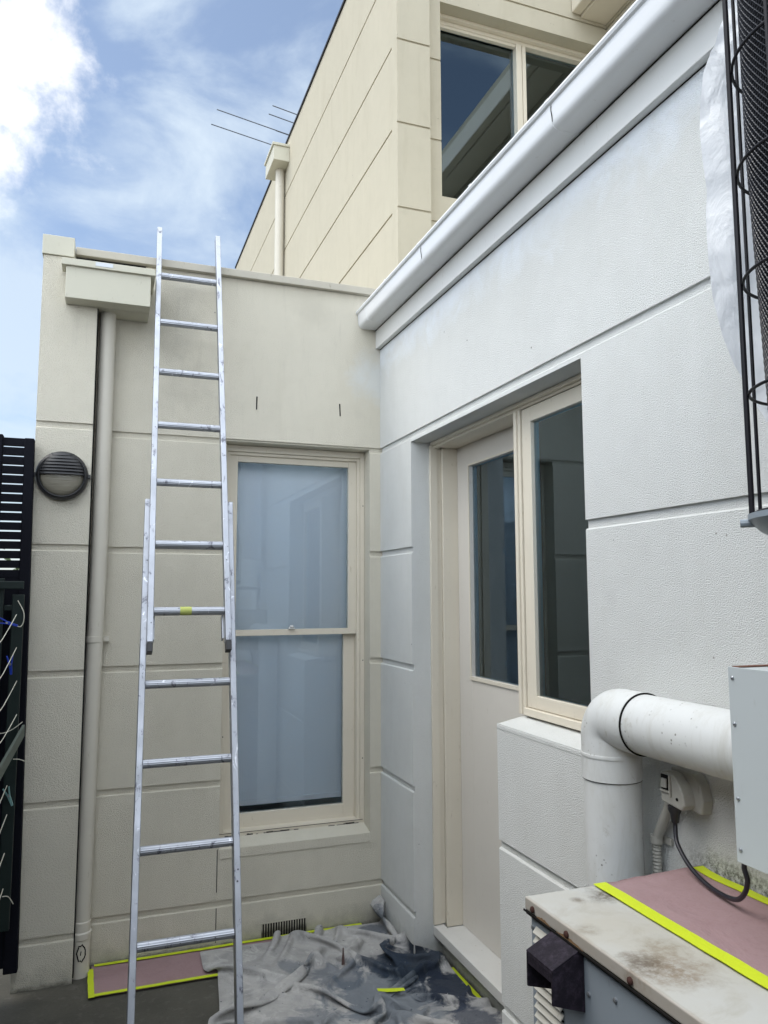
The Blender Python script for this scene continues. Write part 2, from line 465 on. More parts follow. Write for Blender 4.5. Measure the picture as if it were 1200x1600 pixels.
# scratches and anchor slots on the upper wall
for (x, z, h, a) in ((-.6105, 2.383, .062, .02), (-.205, 2.382, .06, -.05)):
    g = G(); g.hexa([(x-.0025, -.0015, z-h/2), (x+.0025, -.0015, z-h/2), (x+.0025, .004, z-h/2), (x-.0025, .004, z-h/2),
                     (x-.003+a*h, -.0015, z+h/2), (x+.003+a*h, -.0015, z+h/2), (x+.003+a*h, .004, z+h/2), (x-.003+a*h, .004, z+h/2)])
    obj('anchor_slot', g, M_DARKGAP, house)
# side wall of the house, with the door and sidelight recess
BY0, BY1, BZ1 = -1.688, -.40, 2.165
holes = [(BY0, BY1, 1.068, BZ1), (-1.15, BY1, -.2, 1.068)]
g = G(); wall(g, fB, -4.6, -.0006, -.1, 2.96, .13, holes, GRV)
obj('side_wall', g, M_B, house)
g = G()
g.box(.1302, .30, -1.1495, BY1+.0, -.1, .085)                   # riser under the threshold
obj('door_step_riser', g, M_R, house)
# sloping rendered ledge on the low wall below the sidelight
g = G(); g.prism([(-.001, 1.066), (.1295, 1.092), (.1295, 1.05), (-.001, 1.05)], lambda w, t: (w[0], t, w[1]), BY0+.001, -1.1485)
obj('ledge', g, M_B, house, bev=.003)
# fascia board and quad gutter ------------------------------------------------
g = G(); g.box(-.024, .0, -4.6, -.001, 2.704, 2.872)
obj('fascia_board', g, M_FAS, house, bev=.0015)
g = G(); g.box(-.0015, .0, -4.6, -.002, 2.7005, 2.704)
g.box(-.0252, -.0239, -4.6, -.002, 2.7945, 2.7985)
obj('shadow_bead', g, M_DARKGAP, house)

# roof behind the gutter, roof of the end wing, upper storey ---------------
g = G(); g.prism([(.02, 2.89), (3.4, 3.30), (3.4, 3.2), (.02, 2.79)], lambda w, t: (w[0], t, w[1]), -4.6, .39)
obj('lower_roof', g, M_COP, house)
g = G(); g.box(-1.53, .25, .22, 6.3, 2.70, 2.80); g.box(-1.53, -1.40, .22, 6.3, -.1, 2.9); g.box(-1.53, .25, 6.3, 6.4, -.1, 2.9)
obj('wing_roof', g, M_COP, house)
UX, UY = .254, .40
UG = [3.195, 3.70, 4.215, 4.733, 5.265]
fL = lambda u, d, z: (UX+d, u, z)
g = G(); wall(g, fL, UY+.0897, 6.3, 2.80, 5.755, .19, [], UG, .009, .011)
obj('upper_left_wall', g, M_U, house)
fF = lambda u, d, z: (u, UY+d, z)
g = G(); wall(g, fF, UX, .461, 2.9, 5.755, .0895, [], UG, .009, .011)
fS = lambda u, d, z: (u, UY+.09+d, z)
WX0, WX1, WZ0, WZ1 = .572, 1.72, 3.86, 5.118
wall(g, fS, UX+.195, 1.79, 2.9, 5.755, .20, [(WX0, WX1, WZ0, WZ1)], UG, .009, .011)
obj('upper_front_wall', g, M_U, house)
fR = lambda u, d, z: (1.79+d, u, z)
g = G(); wall(g, fR, -4.6, UY+.29, 3.0, 5.9, .2, [], UG, .009, .011)
obj('upper_return_wall', g, M_U, house)
g = G(); g.box(1.592, 1.7895, -4.6, UY+.0895, 5.285, 5.45)
obj('upper_eave', g, M_TRIM, house, bev=.003)
g = G(); g.box(1.52, 1.5915, -4.6, UY+.0895, 5.30, 5.47)
obj('eave_gutter', g, M_TRIM, house, bev=.01)
g = G(); g.box(UX-.012, UX+.2, UY-.012, 6.31, 5.756, 5.775); g.box(UX+.2, 1.79, UY-.012, UY+.3, 5.756, 5.775)
obj('roof_flashing', g, M_BLKMETAL, house)
g = G(); g.box(UX+.2, 3.4, UY+.3, 6.3, 5.55, 5.62); g.box(1.99, 3.4, -4.6, .69, 5.7, 5.8); g.box(UX+.2, 3.4, 6.2, 6.3, 2.9, 5.55)
obj('upper_roof', g, M_COP, house)

# ---- double hung window in the end wall
def ring(g, x0, x1, z0, z1, y0, y1, wl, wr, wb, wt):
    g.box(x0, x0+wl, y0, y1, z0, z1); g.box(x1-wr, x1, y0, y1, z0, z1)
    g.box(x0+wl, x1-wr, y0, y1, z0, z0+wb); g.box(x0+wl, x1-wr, y0, y1, z1-wt, z1)
win = thing('sash_window', (-.4, .1, .42), None, None); win.parent = house
for k_ in ('category',):
    if k_ in win: del win[k_]
tag(win, 'tall cream double hung window with a white roller blind behind')
def sub(name, g, m, parent, **k): return obj(name, g, m, parent, **k)
g = G(); ring(g, AX0+.001, AX1-.001, AZ0+.02, AZ1-.002, .085, .195, .018, .02, .018, .03)
ring(g, AX0+.019, AX1-.021, AZ0+.038, AZ1-.032, .097, .195, .014, .014, .002, .014)
sub('window_frame', g, M_TRIM, win, bev=.0015)
g = G(); g.box(AX0+.001, AX1-.001, .099, .197, AZ0+.012, AZ0+.0195)
sub('frame_gap', g, M_DARKGAP, win)
g = G(); ring(g, -.712, -.088, 1.306, 2.158, .110, .138, .038, .040, .028, .036)
sub('upper_sash', g, M_TRIM, win, bev=.0015)
g = G(); ring(g, -.712, -.088, .44, 1.318, .1395, .168, .048, .055, .064, .012)
sub('lower_sash', g, M_TRIM, win, bev=.0015)
g = G(); g.box(-.676, -.124, .122, .126, 1.330, 2.126)
sub('upper_pane', g, M_GLASS, win)
g = G(); g.box(-.668, -.138, .152, .156, .50, 1.31)
sub('lower_pane', g, M_GLASS, win)
g = G()
vs = [[g.bm.verts.new((-.735+.67*i/24, .205+.0008*math.sin(i*.5)+.0015*math.sin(j*.3), .532+1.66*j/30)) for i in range(25)] for j in range(31)]
for j in range(30):
    for i in range(24): g.face([vs[j][i], vs[j][i+1], vs[j+1][i+1], vs[j+1][i]])
g.box(-.735, -.065, .199, .213, .522, .545)
sub('roller_blind', g, M_BLIND, win, smooth=True)
g = G(); g.box(-.425, -.395, .096, .110, 1.334, 1.342); g.box(-.418, -.402, .092, .112, 1.342, 1.352)
sub('sash_latch', g, M_LATCH, win, bev=.002)
g = G(); g.prism([(-.004, .402), (.0845, .424), (.10, .424), (.10, .36), (-.004, .36)], lambda w, t: (t, w[0], w[1]), AX0+.001, AX1-.001)
obj('window_ledge', g, M_A, house, bev=.003)
g = G()
rr_ = random.Random(4)
for k in range(26):
    x = rr_.uniform(-.72, -.08); w_ = rr_.uniform(.006, .045)
    g.box(x, x+w_, .0835, .0848, .4205+rr_.uniform(0, .004), .4245+rr_.uniform(0, .006))
g.box(-.738, -.062, .083, .0845, .4375, .4395)
dirt = obj('sill_dirt', g, mat('black_sill_dirt', (.045, .035, .025), .95), win)
for (x, z) in ((-.0605, 1.93), (-.0605, 1.18), (-.0625, .72), (-.7275, 1.75), (-.7275, 1.60), (-.725, .86)):
    g = G(); g.lathe([(.0028, 0), (.0022, .0012)], (x, .0848, z), (0, -1, 0), 8); obj('nail_head', g, M_DARKGAP, win)
# dim rooms behind the openings
def room(g, x0, x1, y0, y1, z0, z1, open_side):
    f = {'x0': (0,3,7,4), 'x1': (1,2,6,5), 'y0': (0,1,5,4), 'y1': (2,3,7,6), 'z0': (0,1,2,3), 'z1': (4,5,6,7)}
    p = [(x0,y0,z0),(x1,y0,z0),(x1,y1,z0),(x0,y1,z0),(x0,y0,z1),(x1,y0,z1),(x1,y1,z1),(x0,y1,z1)]
    for k, q in f.items():
        if k not in open_side: g.face([g.bm.verts.new(p[i]) for i in q])
g = G(); room(g, -1.35, .1, .201, 3.0, .05, 2.65, ('y0',))
obj('wing_room', g, M_INT, house)
g = G(); room(g, .302, 3.2, -4.2, -.2, .08, 2.55, ('x0', 'y0'))  # end face left open out of view, added to let daylight in
obj('back_room', g, M_INT, house)
g = G(); room(g, UX+.22, 1.78, UY+.295, 3.5, 3.4, 5.3, ('y0',))
obj('upper_room', g, M_INTU, house)

# ---- door
door = thing('door', (.2, -.42, .11), 'pale half glazed timber door set deep in the recess'  , None); door.parent = house
door['label'] = 'pale half glazed timber door set deep in the recess'
g = G()
DY0, DY1 = -1.17, -.424
def boxx(g, X0, X1, y0, y1, z0, z1): g.box(X0, X1, y0, y1, z0, z1)
GY0, GY1, GZ0, GZ1 = -1.06, -.543, 1.154, 2.046
boxx(g, .212, .25, GY1, DY1, .118, 2.142); boxx(g, .212, .25, DY0, GY0, .118, 2.142)
boxx(g, .212, .25, GY0, GY1, .118, GZ0); boxx(g, .212, .25, GY0, GY1, GZ1, 2.142)
sub('door_leaf', g, M_DOOR, door, bev=.0015)
g = G(); boxx(g, .228, .232, GY0+.0005, GY1-.0005, GZ0, GZ1)
sub('door_pane', g, M_GLASSD, door)
g = G(); boxx(g, .206, .2115, GY0-.01, GY1+.01, GZ0-.014, GZ0); boxx(g, .2075, .2115, GY1, GY1+.008, GZ0, GZ1); boxx(g, .2075, .2115, GY0, GY1, GZ1, GZ1+.008)
sub('glazing_bead', g, M_TRIM, door)
# jambs, head and threshold
g = G()
boxx(g, .086, .121, -.4145, -.4005, .13, 2.150); boxx(g, .1215, .140, -.409, -.4005, .13, 2.146)
boxx(g, .1405, .300, -.4235, -.4005, .118, 2.144)
boxx(g, .086, .10, BY0+.001, -.4145, 2.150, 2.164); boxx(g, .1005, .125, BY0+.001, -.409, 2.140, 2.164)
boxx(g, .1255, .300, -1.139, -.4237, 2.1425, 2.164)
g.box(.2505, .299, -.4235-.012, -.4237, .118, 2.142)
obj('door_frame', g, M_TRIM, house, bev=.0018)
g = G(); boxx(g, .1302-.0, .299, -1.149, -.4237, .0855, .117)
g.hexa([(.086,-1.149,.088),(.130,-1.149,.088),(.130,-.4005,.088),(.086,-.4005,.088),(.086,-1.149,.126),(.130,-1.149,.1275),(.130,-.4005,.1275),(.086,-.4005,.126)])
obj('threshold', g, M_SILL, house, bev=.002)
g = G(); g.box(.13, .30, -.3995, -.2, -.1, 2.96); g.box(.131, .30, -1.688, -.4, 2.166, 2.96); g.box(.131, .30, -4.6, -1.6885, -.1, 2.96)
g.box(.1312, .30, -1.687, -1.1502, -.1, 1.055)
obj('inner_leaf_wall', g, M_R, house)
# ---- sidelight window beside the door
sl = thing('sidelight_window', (.1, -1.4, 1.1), None, None); sl.parent = house
sl['label'] = 'narrow cream casement window beside the door above a low wall'
g = G()
g.box(.090, .29, -1.159, -1.140, 1.094, 2.139)                       # outer post
g.box(.096, .29, -1.176, -1.1595, 1.094, 2.139)
g.box(.086, .29, BY0+.001, -1.1765, 1.094, 1.118)
sub('window_post', g, M_TRIM, sl, bev=.0015)
g = G()
g.box(.102, .135, -1.236, -1.179, 1.120, 2.137); g.box(.102, .135, -1.687, -1.650, 1.120, 2.137)
g.box(.102, .135, -1.650, -1.236, 1.120, 1.162); g.box(.102, .135, -1.650, -1.236, 2.086, 2.137)
sub('window_sash', g, M_TRIM, sl, bev=.0018)
g = G(); g.box(.116, .120, -1.6505, -1.2355, 1.16, 2.088)
sub('window_pane', g, M_GLASSD, sl)
g = G(); g.tube([(.106, -1.60, 1.165), (.104, -1.603, 1.176), (.100, -1.606, 1.188)], .005, 10)
sub('window_latch', g, M_LATCH, sl)
g = G()
vs = [[g.bm.verts.new((.20+.012*math.sin(i*1.3), -1.215-.14*i/20, .9+1.3*j)) for i in range(21)] for j in range(2)]
for i in range(20): g.face([vs[0][i], vs[0][i+1], vs[1][i+1], vs[1][i]])
sub('curtain', g, M_CURT, sl)
g = G()
vs = [[g.bm.verts.new((.262+.008*math.sin(i*1.5), -.53-.10*i/16, 1.1+1.0*j)) for i in range(17)] for j in range(2)]
for i in range(16): g.face([vs[0][i], vs[0][i+1], vs[1][i+1], vs[1][i]])
sub('door_curtain', g, M_CURT, door)

# ---- upper window
uw = thing('upper_window', (1.1, .55, 3.9), None, None); uw.parent = house
uw['label'] = 'wide upper storey window with two dark panes reflecting the sky'
g = G(); y0 = UY+.205
ring(g, WX0+.001, WX1-.001, WZ0+.001, WZ1-.001, y0, y0+.08, .05, .05, .05, .045)
g.box(1.165, 1.205, y0-.004, y0+.08, WZ0+.052, WZ1-.047); g.box(1.212, 1.238, y0-.001, y0+.08, WZ0+.052, WZ1-.047)
g.box(1.205, 1.212, y0+.006, y0+.08, WZ0+.052, WZ1-.047)
g.box(WX0+.051, 1.165, y0+.004, y0+.03, WZ1-.066, WZ1-.0465)
g.box(WX0+.001, WX1-.001, y0-.03, y0-.001, WZ1-.022, WZ1-.001)
sub('window_frame', g, M_TRIM, uw, bev=.0015)
for a, b in ((WX0+.051, 1.165), (1.238, WX1-.051)):
    g = G(); g.box(a, b, y0+.04, y0+.044, WZ0+.05, WZ1-.046)
    sub('window_pane', g, M_GLASSU, uw)
g = G(); g.box(WX0+.001, WX1-.001, UY+.094, y0+.0, WZ0-.03, WZ0+.0005)
obj('upper_sill', g, M_TRIM, house, bev=.002)

# ---- air vent in the foot of the end wall
vent = thing('air_vent', (-.4545, 0, .034), None, None); vent.parent = house
vent['label'] = 'small vertical slotted air vent at the foot of the end wall'
g = G(); g.box(-.553, -.356, -.0014, .004, .004, .068)
sub('vent_recess', g, M_DARKGAP, vent)
g = G()
for i in range(18): x = -.553+.197*i/17; g.box(x-.0022, x+.0022, -.0045, .003, .004, .068)
g.box(-.5552, -.3538, -.0042, .003, .0675, .0705)
sub('vent_bars', g, M_A, vent)

# ------------------------------------------------------------------ gutter
gut = thing('rain_gutter', (-.07, -2.2, 2.85), 'long white painted quad gutter running along the top of the side wall', 'gutter')
prof = [(-.0245, 2.800), (-.086, 2.7975), (-.098, 2.7990), (-.1065, 2.8035), (-.1115, 2.811), (-.114, 2.822), (-.1165, 2.850), (-.1175, 2.866),
        (-.1245, 2.869), (-.128, 2.876), (-.1245, 2.885), (-.116, 2.888), (-.110, 2.884), (-.111, 2.868), (-.110, 2.850), (-.106, 2.830), (-.098, 2.814), (-.086, 2.806), (-.0265, 2.806), (-.0265, 2.888), (-.0245, 2.888)]
def gutter_piece(a, b, o=0.):
    g = G(); n = 12
    for i in range(n):
        pass
    g.prism([(x-o*(1 if x < -.05 else 0), z-o*(1 if z < 2.81 else 0)) for x, z in prof], lambda w, t: (w[0], t, w[1]), a, b)
    return g
for a, b in ((-4.6, -1.741), (-1.739, -.796), (-.794, -.121), (-.119, -.003)):
    obj('gutter_length', gutter_piece(a, b), M_GUT, gut, smooth=True)
for y in (-1.74, -.795, -.12):
    g = gutter_piece(y-.009, y+.009, .0012)
    obj('gutter_joint', g, M_GUT, gut, smooth=True)
g = G(); g.prism([(-.0265, 2.801), (-.108, 2.812), (-.115, 2.84), (-.114, 2.866), (-.0265, 2.886)], lambda w, t: (w[0], t, w[1]), -.0029, -.0015)
obj('stop_end', g, M_GUT, gut)
for y in (-.40, -1.25, -2.2, -3.1):
    g = G(); g.box(-.124, -.026, y-.008, y+.008, 2.8885, 2.8905); obj('gutter_strap', g, M_GUT, gut)
for y in (-1.742, -.797): # cracked sealant at the joints
    g = G(); g.tube([(-.1178, y-.011, 2.864), (-.1182, y-.009, 2.850), (-.1168, y-.012, 2.832), (-.1132, y-.009, 2.817)], .0011, 6)
    obj('sealant_crack', g, M_DARKGAP, gut)

g = G(); g.box(-1.3153, -1.3110, -.1165, -.0005, .02, 2.705)  # dark strip along the pier's right side, next to the downpipe
obj('dark_joint_strip', g, M_DARKGAP, house)
# ------------------------------------------------------------------ rainwater heads and downpipes
def rain_head(name, x0, x1, y0, y1, z0, z1, lid, label, lidz=.03):
    t = thing(name, ((x0+x1)/2, (y0+y1)/2, z0), label, 'rain head', 'rainwater heads')
    g = G(); g.box(x0, x1, y0, y1, z0, z1); obj('box', g, M_HEAD, t, bev=.002)
    g = G(); g.box(*lid, z1, z1+lidz); obj('lid', g, M_HEAD, t, bev=.002)
    return t
rh = rain_head('rainwater_head', -1.440, -1.106, -.205, -.1205, 2.708, 2.842, (-1.457, -1.088, -.217, -.1285),
          'wide cream rainwater head over the downpipe at the top of the end wall', .029)
g = G(); g.box(-1.3148, -1.106, -.1204, -.001, 2.708, 2.842); g.box(-1.414, -1.088, -.1284, -.001, 2.8425, 2.868)
obj('back_box', g, M_HEAD, rh)
g = G(); g.box(-1.327, -1.259, -.2182, -.2172, 2.851, 2.868)
obj('foil_sticker', g, M_STEEL, rh)
rh2 = rain_head('rainwater_head', .105, .2535, 3.2, 3.58, 5.515, 5.655, (.092, .2535, 3.188, 3.592),
          'small cream rainwater head high on the upper storey wall against the sky', .024)
dp = thing('downpipe', (-1.275, -.05, 0), 'round cream downpipe in the corner beside the left pier, below the wide rainwater head', 'downpipe', 'rainwater downpipes')
g = G(); g.tube([(-1.2715, -.052, 2.708), (-1.2735, -.052, 1.7), (-1.284, -.052, .9), (-1.289, -.052, .20)], .0325, 28)
obj('pipe', g, M_PIPE, dp, smooth=True)
g = G(); g.lathe([(.037, 0), (.037, .15), (.0405, .153), (.0405, .175), (.0365, .18), (.0365, .215), (.033, .218)], (-1.2905, -.052, -.01), (0, 0, 1), 32)
obj('shoe', g, M_PIPE, dp, smooth=True)
g = G(); g.lathe([(.033, 0), (.0355, .001), (.0355, .024), (.033, .025)], (-1.2815, -.052, 1.302), (-.005, 0, 1), 28); g.box(-1.25, -1.222, -.03, -.0, 1.304, 1.325)
obj('clip', g, M_PIPE, dp, smooth=True)
g = G()   # ring of old sealant on the shoe
for k in range(1):
    pts = [Vector((-1.2905, -.052, .095)) + Vector((math.sin(a)*.0375, -math.cos(a)*.0375, b)) for a, b in
           [(.12+.42*math.cos(t*math.pi/9)*(1+.10*math.sin(t*2.3)), .030*math.sin(t*math.pi/9)*(1+.12*math.cos(t*3.1))) for t in range(18)]]
    g.tube(pts, .0026, 6, closed=True)
g.tube([(-1.2885, -.0895, .088), (-1.2865, -.0897, .103)], .002, 6)
obj('sealant_ring', g, M_DARKGAP, dp)
dp2 = thing('downpipe', (.205, 3.38, 2.8), 'round cream downpipe on the upper storey wall below the small rainwater head', 'downpipe', 'rainwater downpipes')
g = G(); g.tube([(.205, 3.38, 5.515), (.205, 3.38, 2.8)], .042, 24); obj('pipe', g, M_PIPE, dp2, smooth=True)

# ------------------------------------------------------------------ bulkhead light
bl = thing('wall_light', (-1.4255, -.1205, 1.98), 'round black bulkhead light with louvred top and frosted lower half on the left pier', 'light')
c = (-1.4255, -.121, 1.98)
g = G(); g.lathe([(.098, 0), (.100, .006), (.100, .022), (.096, .034), (.088, .040), (.083, .036), (.083, 0)], c, (0, -1, 0), 56)
obj('rim', g, M_BLACKPL, bl, smooth=True)
g = G(); n = 28
prof2 = [(.083*math.cos(t*math.pi/2/8), .020+.030*math.sin(t*math.pi/2/8)) for t in range(9)]
g.lathe([(.083, .0)]+prof2, c, (0, -1, 0), 56)
obj('diffuser', g, M_FROST, bl, smooth=True)
g = G()
for k in range(7):     # louvres of the eyelid, each a little further in and up
    z = .002+k*.0128
    hw = math.sqrt(max(.0925**2-z**2, .0004)); dep = .036+.030*math.sqrt(max(0, 1-(z/.1)**2))
    pts = [(hw*math.cos(a), dep*max(0, math.sin(a))**.6) for a in [math.pi*i/20 for i in range(21)]]
    A = [g.bm.verts.new((c[0]+p[0], c[1]-p[1], c[2]+z)) for p in pts]
    Bq = [g.bm.verts.new((c[0]+p[0]*.965, c[1]-p[1]*.90+.001, c[2]+z+.0118)) for p in pts]
    for i in range(20): g.face([A[i], A[i+1], Bq[i+1], Bq[i]])
    g.face(A); g.face(list(reversed(Bq)))
obj('louvred_hood', g, M_BLACKPL, bl, bev=.0006)
for sx in (-1, 1):
    g = G(); g.box(c[0]+sx*.103-.006, c[0]+sx*.103+.006, c[1]-.03, c[1]-.002, c[2]-.008, c[2]+.008)
    obj('lug', g, M_BLACKPL, bl, bev=.002)

# ------------------------------------------------------------------ extension ladder
lad = thing('extension_ladder', (-.97, -1.2, 0), 'paint spotted aluminium extension ladder leaning on the end wall', 'ladder')
P0 = Vector((0, -1.2, 0)); Dl = (Vector((0, -.045, 3.0))-P0).normalized(); Nl = Vector((0, -Dl.z, Dl.y))   # Nl points to the viewer
def lp(x, s, off): return Vector((x, 0, 0))+P0+Dl*s+Nl*off
def rail(x0, s0, x1, s1, w, o0, o1):   # x0/x1 outer edge at each end, w signed width
    g = G(); xs0 = sorted((x0, x0+w)); xs1 = sorted((x1, x1+w))
    g.hexa([lp(xs0[0], s0, o0), lp(xs0[1], s0, o0), lp(xs0[1], s0, o1), lp(xs0[0], s0, o1),
            lp(xs1[0], s1, o0), lp(xs1[1], s1, o0), lp(xs1[1], s1, o1), lp(xs1[0], s1, o1)])
    return g
def lerp(a, b, t): return a+(b-a)*t
FL = (-1.108, -1.076); FR = (-.819, -.796)      # fly rails, outer edges at s = 1.42 and 3.38
def flx(e, s): return lerp(e[0], e[1], (s-1.42)/1.96)
BL = (-1.151, -1.115); BR = (-.822, -.786)      # base rails at s = .3 and 2.0
def bsx(e, s): return lerp(e[0], e[1], (s-.3)/1.7)
for e, w in ((FL, .021), (FR, -.021)):
    obj('fly_rail', rail(flx(e, 1.42), 1.42, flx(e, 3.366), 3.366, w, -.004, .036), M_LAD, lad, bev=.002)
    g = rail(flx(e, 1.385)+.001*(1 if w > 0 else -1), 1.385, flx(e, 1.419)+.001*(1 if w > 0 else -1), 1.419, w*.92, -.002, .037)
    obj('end_cap', g, M_BLACKPL, lad, bev=.002)
    g = rail(flx(e, 1.44)+w*1.02, 1.44, flx(e, 1.53)+w*1.02, 1.53, w*.28, -.038, -.006)
    obj('guide_bracket', g, M_LAD, lad, bev=.001)
for e, w in ((BL, .021), (BR, -.021)):
    obj('base_rail', rail(bsx(e, .03), .03, bsx(e, 1.996), 1.996, w, -.052, -.008), M_LAD, lad, bev=.002)
    g = rail(bsx(e, .0)-.003*(1 if w > 0 else -1), -.01, bsx(e, .05)-.003*(1 if w > 0 else -1), .075, w*1.25, -.056, -.004)
    obj('rubber_foot', g, M_BLACKPL, lad, bev=.003)
def rung(xa, xb, s, off, r=.0145, dz=0.):
    g = G(); seg = 32; A = []; B = []
    a, b = lp(xa, s, off), lp(xb, s+dz, off)
    for lst, q in ((A, a), (B, b)):
        for k in range(seg):
            an = 2*math.pi*k/seg; rr = r*(1-.05*(k % 2))
            lst.append(g.bm.verts.new(q+rr*(math.cos(an)*Dl+math.sin(an)*Nl)))
    for k in range(seg): g.face([A[k], A[(k+1) % seg], B[(k+1) % seg], B[k]])
    return g
for k in range(7):
    s = 1.537+.2593*k
    obj('rung', rung(flx(FL, s)+.022, flx(FR, s)-.022, s, .016), M_LAD, lad)
g = G(); s = 1.537
seg = 20; A = []; B = []
for lst, x in ((A, -.995), (B, -.955)):
    for k in range(seg):
        an = 2*math.pi*k/seg; lst.append(g.bm.verts.new(lp(x, s, .016)+.0153*(math.cos(an)*Dl+math.sin(an)*Nl)))
for k in range(seg): g.face([A[k], A[(k+1) % seg], B[(k+1) % seg], B[k]])
obj('tape_scrap', g, mat('worn_yellow_tape', (.42, .46, .12), .7), lad, smooth=True)
for k in range(8):
    s = 1.814-.262*k if k else 1.80
    s = 1.29-.262*(k-2)
    if s < .05: continue
    obj('rung', rung(bsx(BL, s)+.022, bsx(BR, s)-.022, s, -.030), M_LAD, lad)

# ------------------------------------------------------------------ black screen fence at the left
fe = thing('slatted_screen_fence', (-1.9, -.17, 0), 'tall black slatted screen fence left of the rendered pier', 'fence')
fy0, fy1 = -.185, -.150
def fpost(x0, x1, ztop, x0b=None, x1b=None):
    g = G(); x0b = x0 if x0b is None else x0b; x1b = x1 if x1b is None else x1b
    g.hexa([(x0b, fy0-.004, .10), (x1b, fy0-.004, .10), (x1b, fy1+.004, .10), (x0b, fy1+.004, .10),
            (x0, fy0-.004, ztop), (x1, fy0-.004, ztop), (x1, fy1+.004, ztop), (x0, fy1+.004, ztop)])
    return obj('fence_post', g, M_FENCE, fe, bev=.004)
fpost(-1.566, -1.530, 2.118, -1.555, -1.506); fpost(-1.695, -1.643, 2.128); fpost(-1.868, -1.83, 2.12)
g = G(); zt = 2.118
for i in range(15):
    z1 = zt-.0015-i*.0372; g.box(-1.84, -1.56, fy0+.004, fy1-.004, z1-.0295, z1)
g.box(-1.84, -1.555, fy0+.006, fy1-.006, .12, zt-.0015-15*.0372+.009)
obj('slat_panel', g, M_FENCE, fe)
fe2 = thing('added_shade_fence', (-1.85, -3.4, 0), 'unseen dark board fence added on the left to shade the lower courtyard', 'fence')  # side fence out of view, set close so the low walls darken
g = G()
for i in range(18): z = .05+i*.118; g.box(-1.90, -1.87, -6.6, -.2, z, z+.108)
obj('added_shade_boards', g, M_FENCE, fe2)
for y in (-.25, -1.9, -3.6, -5.3):
    g = G(); g.box(-1.8698, -1.83, y-.03, y+.03, 0, 2.2); obj('fence_post', g, M_FENCE, fe2)  # posts of the added unseen side fence
fe3 = thing('added_shade_fence', (-.9, -6.2, 0), 'unseen dark board fence added at the rear to shade the lower walls', 'fence')  # added behind the viewer to block low sky from the wall base
g = G()
for i in range(20): z = .05+i*.118; g.box(-1.90, 0, -6.23, -6.2, z, z+.108)
obj('added_shade_boards', g, M_FENCE, fe3)
for x in (-1.85, -.95, -.03):
    g = G(); g.box(x-.03, x+.03, -6.1998, -6.16, 0, 2.45); obj('fence_post', g, M_FENCE, fe3)  # posts of the added unseen rear fence

# hedge beyond the screen, seen through the lowest gaps
g = G()
for k in range(2600):
    p = Vector((random.uniform(-6.5, -1.6), random.uniform(3.2, 4.6), random.uniform(0, 1.9+.25*math.sin(k))))
    a = Vector((random.gauss(0, 1), random.gauss(0, 1), random.gauss(0, 1))).normalized(); b = a.orthogonal().normalized()
    s = random.uniform(.03, .06)
    g.face([g.bm.verts.new(p+a*s), g.bm.verts.new(p+b*s*.5), g.bm.verts.new(p-a*s), g.bm.verts.new(p-b*s*.5)])
hd = thing('hedge', (-4, 3.9, 0), 'leafy green hedge glimpsed through the gaps of the black screen', 'hedge')
obj('foliage', g, mat('hedge_leaf', (.05, .085, .03), .6), hd)
g = G()
for k in range(6): g.tube([(-6+k*.85, 3.9, 0), (-6+k*.85+.1, 3.9, 1.5)], .03, 8)
obj('stem', g, mat('hedge_stem', (.09, .06, .04), .9), hd)

# ------------------------------------------------------------------ fold-down clothes airer on the fence
ai = thing('clothes_airer', (-1.6, -.35, .9), 'dark green fold down clothes airer with slack cream lines by the black fence', 'clothes line')
g = G(); g.box(-1.571, -1.530, -.31, -.29, .30, 1.50); g.box(-1.64, -1.60, -.31, -.29, .30, 1.56)
obj('upright', g, M_GREEN, ai, bev=.003)
for q in ((-1.66, -1.532, -.322, -.3105, 1.52, 1.55), (-1.60, -1.548, -.289, -.19, 1.44, 1.46), (-1.60, -1.548, -.289, -.19, .50, .52)):
    g = G(); g.box(*q); obj('wall_bracket', g, M_GREEN, ai, bev=.003)
g = G(); a = Vector((-1.516, -.325, 1.005)); b = Vector((-1.585, -.62, .865))
g.hexa([a+Vector((0,0,-.022)), a+Vector((.010,0,-.022)), b+Vector((.010,0,-.026)), b+Vector((0,0,-.026)),
        a+Vector((0,0,.020)), a+Vector((.010,0,.020)), b+Vector((.010,0,.022)), b+Vector((0,0,.022))])
obj('folding_arm', g, M_ARM, ai, bev=.002)
LN = [(-1.552, 1.426, -1.578, 1.330), (-1.547, 1.305, -1.572, 1.212), (-1.541, 1.183, -1.566, 1.110), (-1.536, 1.062, -1.563, 1.005),
      (-1.557, .811, -1.575, .76), (-1.553, .709, -1.572, .655), (-1.555, .575, -1.573, .53), (-1.554, .453, -1.57, .41)]
for i, (xa, za, xb, zb) in enumerate(LN):
    p = Vector((xa, -.325, za)); q = Vector((xb, -.64, zb)); d = q-p
    pts = smooth_path([p, p+d*.5+Vector((0, 0, -.006)), q, q+d*1.2+Vector((-.03, 0, .01))], 6)
    g = G(); g.tube(pts, .0016, 6); obj('line', g, M_CORD, ai)
g = G(); g.tube(smooth_path([(-1.551, -.315, 1.478), (-1.528, -.33, 1.435), (-1.527, -.33, 1.40), (-1.536, -.33, 1.382), (-1.549, -.33, 1.384)], 8), .0016, 6)
obj('loose_line_end', g, M_CORD, ai)
g = G(); g.tube(smooth_path([(-1.61, -.335, 1.000), (-1.575, -.335, 1.000), (-1.545, -.33, 1.012), (-1.515, -.325, 1.035)], 8), .0016, 6)
obj('loose_line_end', g, M_CORD, ai)
g = G(); g.tube(smooth_path([(-1.540, -.335, .905), (-1.52, -.33, .902), (-1.498, -.32, .890)], 8), .0016, 6)
obj('loose_line_end', g, M_CORD, ai)
